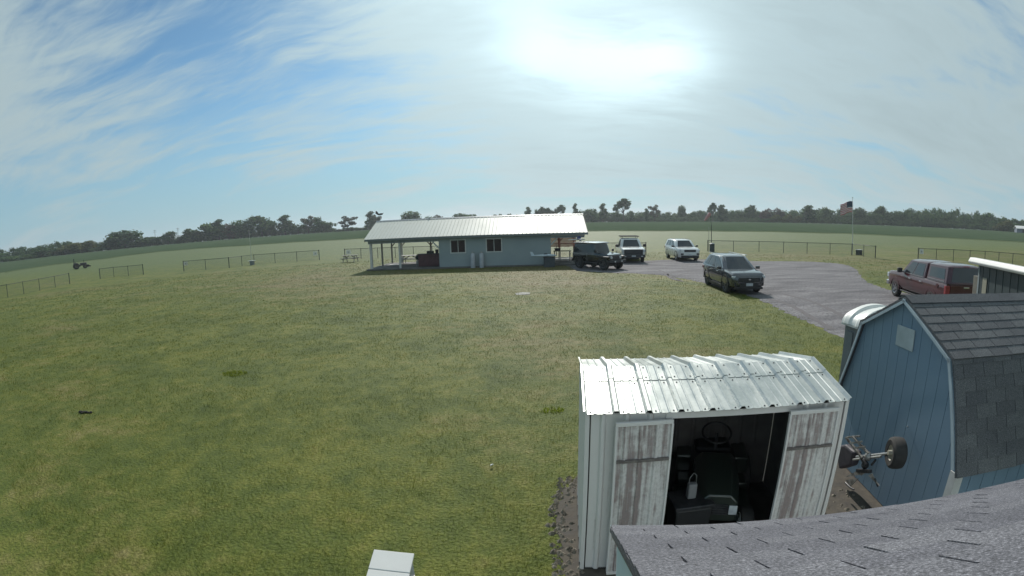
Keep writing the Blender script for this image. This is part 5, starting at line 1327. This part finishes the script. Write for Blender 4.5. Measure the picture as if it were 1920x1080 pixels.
for i in range(2): kind('sparse%d' % i, lobes_round(13, .36, .30, .92, .08, .14), 950, .032, LEAFS, .02, .3)
kind('forked', [(-.22,0,.66,.15,.14,.11),(-.30,.05,.55,.10,.1,.07),(-.10,0,.80,.14,.13,.10),(.05,.03,.86,.15,.14,.12),(.16,0,.78,.14,.13,.14),(.14,0,.62,.10,.1,.10),(-.05,0,.70,.10,.1,.08),(.02,0,.93,.09,.09,.06)], 1300, .031, LEAF, .024, .4)
kind('lean', [(.02,0,.9,.10,.1,.09),(-.04,0,.76,.12,.11,.11),(.05,0,.6,.15,.13,.12),(.12,0,.44,.17,.15,.12),(-.08,0,.42,.14,.14,.13),(.0,0,.25,.2,.18,.14)], 1100, .03, LEAF, .02, .2)
kind('tower', [(0,0,.90,.15,.14,.10),(-.05,0,.74,.20,.18,.14),(.08,0,.62,.24,.2,.16),(-.06,0,.46,.26,.22,.16),(.08,0,.32,.27,.24,.16),(0,0,.18,.26,.24,.14)], 1600, .034, LEAF, .02, .15)
kind('dome', [(0,0,.80,.30,.28,.17),(.18,0,.70,.2,.2,.18),(-.18,0,.70,.2,.2,.18),(0,0,.55,.38,.32,.2),(.2,0,.42,.26,.25,.18),(-.22,0,.42,.26,.25,.18),(0,0,.25,.36,.3,.18)], 1700, .034, LEAF, .02, .15)
TREES = 0
def tree(px, top, width, k, label, group, dist=338, base=None, cat='tree', name='tree'):
    """a tree seen at photo column px, its tip at row top, width photo pixels wide"""
    x, y, z = polar(px, top, dist); zg = zt(x, y)-.05; h = max(2.2, z-zg); wd = width/F_PX*dist*(1.28 if group == GL else 1.08)
    cr_, tr_ = KINDS[k]
    t = thing(name, label, cat, (x, y, zg), math.atan2(y, x)-PI/2+random.choice((0, 0, PI))*(k not in ('forked', 'lean')), group)
    ext = max(v.co.x for v in cr_.vertices)-min(v.co.x for v in cr_.vertices); sx = wd/ext
    for nm, me in (('crown', cr_), ('trunk', tr_)):
        o = bpy.data.objects.new(nm, me); COL.objects.link(o); o.parent = t; o.scale = (sx, sx, h) if nm == 'crown' else (max(sx, h*.8), max(sx, h*.8), h)
    return t
GL, GM, GR_ = 'trees along the left field edge', 'trees behind the clubhouse', 'trees along the right field edge'
rk = lambda: 'round%d' % random.randrange(4)
# left: distinct ones first
tree(35, 478, 54, 'low0', 'low spreading tree in front of the wood, nearest the left border', GL, 315)
tree(78, 466, 50, 'low1', 'broad dull green tree just left of the bright yellow-green one', GL, 322)
tree(120, 457, 48, 'yellow', 'yellow-green rounded tree above the far tractor', GL, 322)
tree(152, 452, 40, 'yellow', 'bright yellow-green tree right of its twin above the tractor', GL, 330)
tree(176, 462, 36, 'low0', 'low bushy tree right of the yellow-green pair', GL, 330)
tree(232, 431, 64, 'dome', 'large dark dome-shaped tree standing out in the left wood', GL, 334)
tree(205, 446, 38, 'round1', 'dark tree on the left flank of the large dome-shaped tree', GL, 336)
for px, top, w in ((272,445,30),(292,441,26),(314,435,24),(335,444,22)): tree(px, top, w, rk(), 'small dark tree in the dip between the dome-shaped tree and the taller row', GL)
tree(352, 429, 24, 'tower', 'narrow dark tree at the left end of the taller row', GL)
tree(371, 431, 24, 'round2', 'rounded green tree second in the taller row', GL)
tree(392, 412, 36, 'round0', 'tall leafy tree left of the thin pale pole, first of the tallest pair', GL)
tree(409, 411, 30, 'lean', 'tall tree with ragged tip, second of the tallest pair', GL)
tree(428, 417, 30, 'red', 'brownish tree between the tallest pair and the pale pole', GL)
tree(450, 412, 44, 'dome', 'broad dark tree directly behind the pale pole', GL)
tree(490, 405, 42, 'round3', 'feathery tree just right of the pale pole', GL)
tree(511, 414, 26, 'low1', 'low dark tree between two feathery ones', GL)
tree(533, 403, 34, 'lean', 'spiky tree with upswept branches on the left tree row', GL)
tree(558, 419, 30, 'low0', 'lowest bushy tree of the left row', GL)
tree(577, 406, 24, 'sparse0', 'thin pale tree with gaps, left of the last dense tree', GL)
tree(597, 407, 34, 'round1', 'last dense tree at the right end of the left row', GL)
tree(617, 416, 24, 'low1', 'small bush ending the left tree row', GL)
tree(651, 406, 32, 'sparse1', 'sparse fan-shaped tree standing alone left of the clubhouse roof', GL)
tree(694, 396, 24, 'lean', 'leaning grey-green tree beside the left gable of the clubhouse', GL)
tree(705, 403, 18, 'sparse0', 'thin tree touching the left gable of the clubhouse', GL)
# behind the clubhouse roof
tree(770, 395, 44, 'dome', 'rounded brownish tree showing above the left half of the clubhouse roof', GM)
tree(822, 401, 26, 'red', 'small reddish tree peeping over the roof ridge', GM)
tree(808, 404, 26, 'low0', 'low tree left of the small reddish one over the ridge', GM)
tree(862, 399, 34, 'dome', 'wide dark tree peeping over the middle of the ridge, left half', GM)
tree(880, 398, 30, 'round0', 'wide dark tree peeping over the middle of the ridge, right half', GM)
for px, top, w in ((928,401,16),(938,400,14),(955,400,20),(970,401,14)): tree(px, top, w, 'low1', 'tiny tree top just clearing the roof ridge right of its middle', GM)
for px, top, w, k in ((990,388,17,'tower'),(1004,393,13,'round1'),(1013,388,14,'round2'),(1021,390,12,'tower'),(1030,390,14,'round3')): tree(px, top, w, k, 'one of the close row of small trees above the right part of the roof', GM)
tree(1039, 392, 14, 'sparse0', 'pale thin tree in the gap of the small row above the roof', GM)
tree(1051, 384, 22, 'forked', 'taller open tree ending the small row above the roof', GM)
tree(1078, 381, 16, 'lean', 'slim leaning tree above the right end of the clubhouse roof', GM)
tree(1091, 392, 14, 'low0', 'low tree at the foot of the slim leaning tree', GM)
# right of the clubhouse
tree(1107, 387, 26, 'round0', 'broad-topped tree just right of the clubhouse roof', GR_)
tree(1130, 381, 22, 'lean', 'tree leaning right between the broad-topped and the forked tall tree', GR_)
tree(1168, 372, 34, 'forked', 'tallest forked tree right of the clubhouse with sky between its limbs', GR_)
tree(1183, 394, 16, 'low1', 'small tree under the right side of the tall forked tree', GR_)
tree(1212, 391, 14, 'tower', 'slim dark tree left of the sparse two-topped tree', GR_)
tree(1227, 385, 24, 'sparse1', 'sparse two-topped tree above the white pickup', GR_)
tree(1278, 384, 18, 'dome', 'small dome-topped tree sticking up above the white sport utility', GR_, 352)
tree(1336, 380, 18, 'forked', 'flat-topped open tree behind the windsock', GR_)
tree(1353, 384, 26, 'tower', 'dense dark tree right of the windsock', GR_)
tree(1405, 385, 24, 'round2', 'rounded tree on the skyline left of the reddish crowns', GR_, 352)
for px, top, w in ((1438,389,28),(1460,388,26)): tree(px, top, w, 'red', 'reddish brown crown on the skyline above the yellow-green shrubs', GR_, 350)
tree(1516, 385, 34, 'tower', 'dense dark tree standing before the wood left of the flag', GR_)
for px, top, w in ((1450,402,26),(1473,401,24),(1492,404,22)): tree(px, top, w, 'yellow', 'yellow-green shrub at the field edge left of the dense dark tree', GR_, 334, name='shrub', cat='shrub')
for px, top, w in ((1415,409,24),(1436,409,26)): tree(px, top, w, 'low0', 'dark low shrub at the field edge beside the yellow-green shrubs', GR_, 332, name='shrub', cat='shrub')
tree(1545, 389, 28, 'round1', 'rounded tree just left of the flag', GR_, 346)
tree(1612, 388, 26, 'dome', 'dome-topped tree just right of the flag', GR_, 346)
tree(1648, 387, 22, 'round3', 'tree with knobbly top standing above the wood right of the flag', GR_, 350)
tree(1880, 412, 34, 'yellow', 'olive green tree before the dark wood near the right border', GR_, 330)

# the far wood that reads as one mass behind the single trees
def wood(name, spans, label, seed, dens=1., leaf=LEAF):
    r_ = random.Random(seed); V, F = [], []; n0 = 0
    allv = []
    for (pa, ta, pb, tb, dist, deep, w) in spans:
        n = int(abs(pb-pa)/w*2.2*dens)
        for i in range(n):
            t = (i+r_.random())/n; px = pa+(pb-pa)*t; top = ta+(tb-ta)*t + r_.uniform(-1.5, 4.5)
            dd = dist+r_.uniform(0, deep); x, y, z = polar(px, top, dd); zg = zt(x, y); h = z-zg
            if h < 1.5: h = 1.5
            me = KINDS[r_.choice(['round0','round1','round2','round3','dome','low0','low1'])][0]
            co = np.empty(len(me.vertices)*3, np.float32); me.vertices.foreach_get('co', co); co = co.reshape(-1, 4, 3)
            keep = np.random.default_rng(r_.randrange(10**6)).uniform(size=len(co)) < .5; co = co[keep]
            a = r_.uniform(0, 2*PI); ca, sa = math.cos(a), math.sin(a); ww = w/F_PX*dd*r_.uniform(1.0, 1.7); cx, cy = co[..., 0]*ca-co[..., 1]*sa, co[..., 0]*sa+co[..., 1]*ca
            allv.append(np.stack([x+cx*ww, y+cy*ww, zg+co[..., 2]*h], -1).reshape(-1, 3))
    Vv = np.concatenate(allv).astype(np.float32); n = len(Vv)//4
    me = bpy.data.meshes.new(name); me.vertices.add(4*n); me.vertices.foreach_set('co', Vv.ravel()); me.loops.add(4*n); me.loops.foreach_set('vertex_index', np.arange(4*n, dtype=np.int32)); me.polygons.add(n)
    me.polygons.foreach_set('loop_start', np.arange(0, 4*n, 4, dtype=np.int32)); me.polygons.foreach_set('loop_total', np.full(n, 4, np.int32)); me.update(); me.materials.append(leaf)
    o = bpy.data.objects.new(name, me); COL.objects.link(o); tag(o, label, 'wood', kind='stuff')
wood('left_wood', [(-40,474,60,460,350,30,22),(60,460,130,449,350,30,22),(130,449,200,454,350,30,22),(190,458,345,446,345,25,20),(340,440,470,426,345,20,20),(470,430,690,428,345,15,18),(-60,484,100,472,346,8,16),(100,472,300,450,342,6,12),(300,450,470,434,342,6,12),(470,434,700,423,342,6,12)], 'dark wood behind the single trees on the left', 3)
wood('hedge', [(1085,396,1290,397,345,20,17),(1285,396,1420,390,350,25,17),(1420,392,1600,392,350,25,17),(1090,406,1300,407,340,6,14),(1230,409,1330,409,334,5,12),(1370,409,1620,410,336,8,13),(1095,409,1300,407,342,5,10),(1300,407,1620,411,342,5,10)], 'far hedge and wood between clubhouse and flag', 5)
wood('right_wood', [(1590,394,1700,391,350,20,17),(1700,390,1770,388,360,20,17),(1770,388,1840,398,360,20,17),(1840,398,1990,425,360,20,17),(1590,400,1760,398,344,10,16),(1760,398,1960,426,344,10,16),(1600,410,1780,414,338,6,13),(1780,412,1960,434,336,8,15),(1600,412,1790,421,343,4,10),(1790,421,1980,442,343,4,10)], 'dense dark wood on the rising ground at the right', 9)
# blue hills on the horizon
hill = mat('far hill woods', (.035,.055,.045), .95, 0, (.05,.07,.05), .01, spec=0.)
mb = MB(); n = 90; a0, a1 = R(-70), R(40)
for j, (rr, hk) in enumerate(((2100, 0), (2400, 1), (2700, .9), (3100, 0))):
    for i in range(n+1):
        a = a0+(a1-a0)*i/n; hh = (20+13*math.sin(a*6+.6)+7*math.sin(a*17)+3*math.sin(a*41))*hk*(1.25 if a > -.75 else max(0, 1.25-(-.75-a)*2)) 
        mb.v.append((rr*math.sin(a), rr*math.cos(a), 3.0+max(-4, hh)))
for j in range(3):
    for i in range(n): mb.f.append((j*(n+1)+i, j*(n+1)+i+1, (j+1)*(n+1)+i+1, (j+1)*(n+1)+i))
mb.mi = [0]*len(mb.f); tag(mb.build('hills', hill, smooth=True, ang=80), kind='structure')
# far farm building at the right border and utility poles on the left skyline
x, y, z = polar(1919, 443, 300); fbld = thing('farm_building', 'white roofed farm building at the field edge by the right border', 'farm building', (x, y, zt(x, y)), math.atan2(y, x)-PI/2+R(15))
boxpart(fbld, 'wall', mat('blue grey cladding', (.17,.2,.25), .6), (-4.5, 9, -3, 3, 0, 2.4), bevel=.02)
mb = MB(); mb.prism([(-5,-3.5,2.3),(-5,0,3.7),(-5,3.5,2.3),(-5,3.5,2.15),(-5,0,3.5),(-5,-3.5,2.15)], (14.5,0,0)); mb.build('roof', M_['white_metal'], fbld)
boxpart(fbld, 'door', M_['dark_steel'], (-1.5, 1.2, -3.06, -3.005, 0, 2.1), bevel=0)
for px, top, lab in ((290, 431, 'faint lattice-topped utility pole on the left skyline, nearest the dome-shaped tree'), (333, 427, 'faint utility pole on the left skyline beside the taller tree row')):
    x, y, z = polar(px, top, 420); up = thing('utility_pole', lab, 'utility pole', (x, y, 3), math.atan2(y, x)-PI/2, 'utility poles on the left skyline')
    mb = MB(); mb.cyl((0,0,0),(0,0,z-3), .16, .11, 8); mb.build('pole', M_['bark'], up)
    boxpart(up, 'crossarm', M_['bark'], *[(-1.3, 1.3, -.22, -.12, z-3-q-.1, z-3-q+.08) for q in (.6, 1.8)], bevel=0)

def clump(px, py, r, n, h, m, name, label, cat):
    g = gp(px, py, 0.); mb = MB()
    for _ in range(n):
        a = random.uniform(0, 2*PI); q = r*math.sqrt(random.random()); x, y = q*math.cos(a), q*math.sin(a)*.7; t = random.uniform(0, 2*PI); hh = h*random.uniform(.5, 1.2); w = .012
        mb.add([(x-w*math.cos(t), y-w*math.sin(t), 0), (x+w*math.cos(t), y+w*math.sin(t), 0), (x+hh*.6*math.cos(a+t), y+hh*.6*math.sin(a+t), hh)], [(0,1,2)])
    o = mb.build(name, m); o.location = (g.x, g.y, 0); tag(o, label, cat, kind='stuff'); return o
clump(440, 701, .36, 330, .05, leaf_mat('yellow green weeds', (.20,.24,.03), (.28,.31,.05), .45), 'weed_patch', 'bright yellow-green weed patch in the left lawn', 'weeds')  # low patch of weeds made of loose blades
clump(1035, 770, .22, 130, .045, leaf_mat('lime weeds', (.15,.21,.03), (.21,.26,.04), .45), 'weed_patch', 'lime green weed patch near the white metal shed', 'weeds')

# ------------------------------------------------------------------ air
hz = MB().box(-3400, 3400, -400, 3400, -1.2, 62).build('haze', [])
M = bpy.data.materials.new('haze air'); M.use_nodes = True; nt = M.node_tree
for n_ in list(nt.nodes):
    if n_.type != 'OUTPUT_MATERIAL': nt.nodes.remove(n_)
v = nt.nodes.new('ShaderNodeVolumePrincipled'); v.inputs['Color'].default_value = (.86,.93,1,1); v.inputs['Density'].default_value = HAZE; v.inputs['Anisotropy'].default_value = .35
nt.links.new(v.outputs[0], [n_ for n_ in nt.nodes if n_.type == 'OUTPUT_MATERIAL'][0].inputs['Volume'])
hz.data.materials.append(M); tag(hz, kind='stuff'); hz['label'] = 'thin morning haze over the fields'; hz['category'] = 'haze'; hz.display_type = 'WIRE'
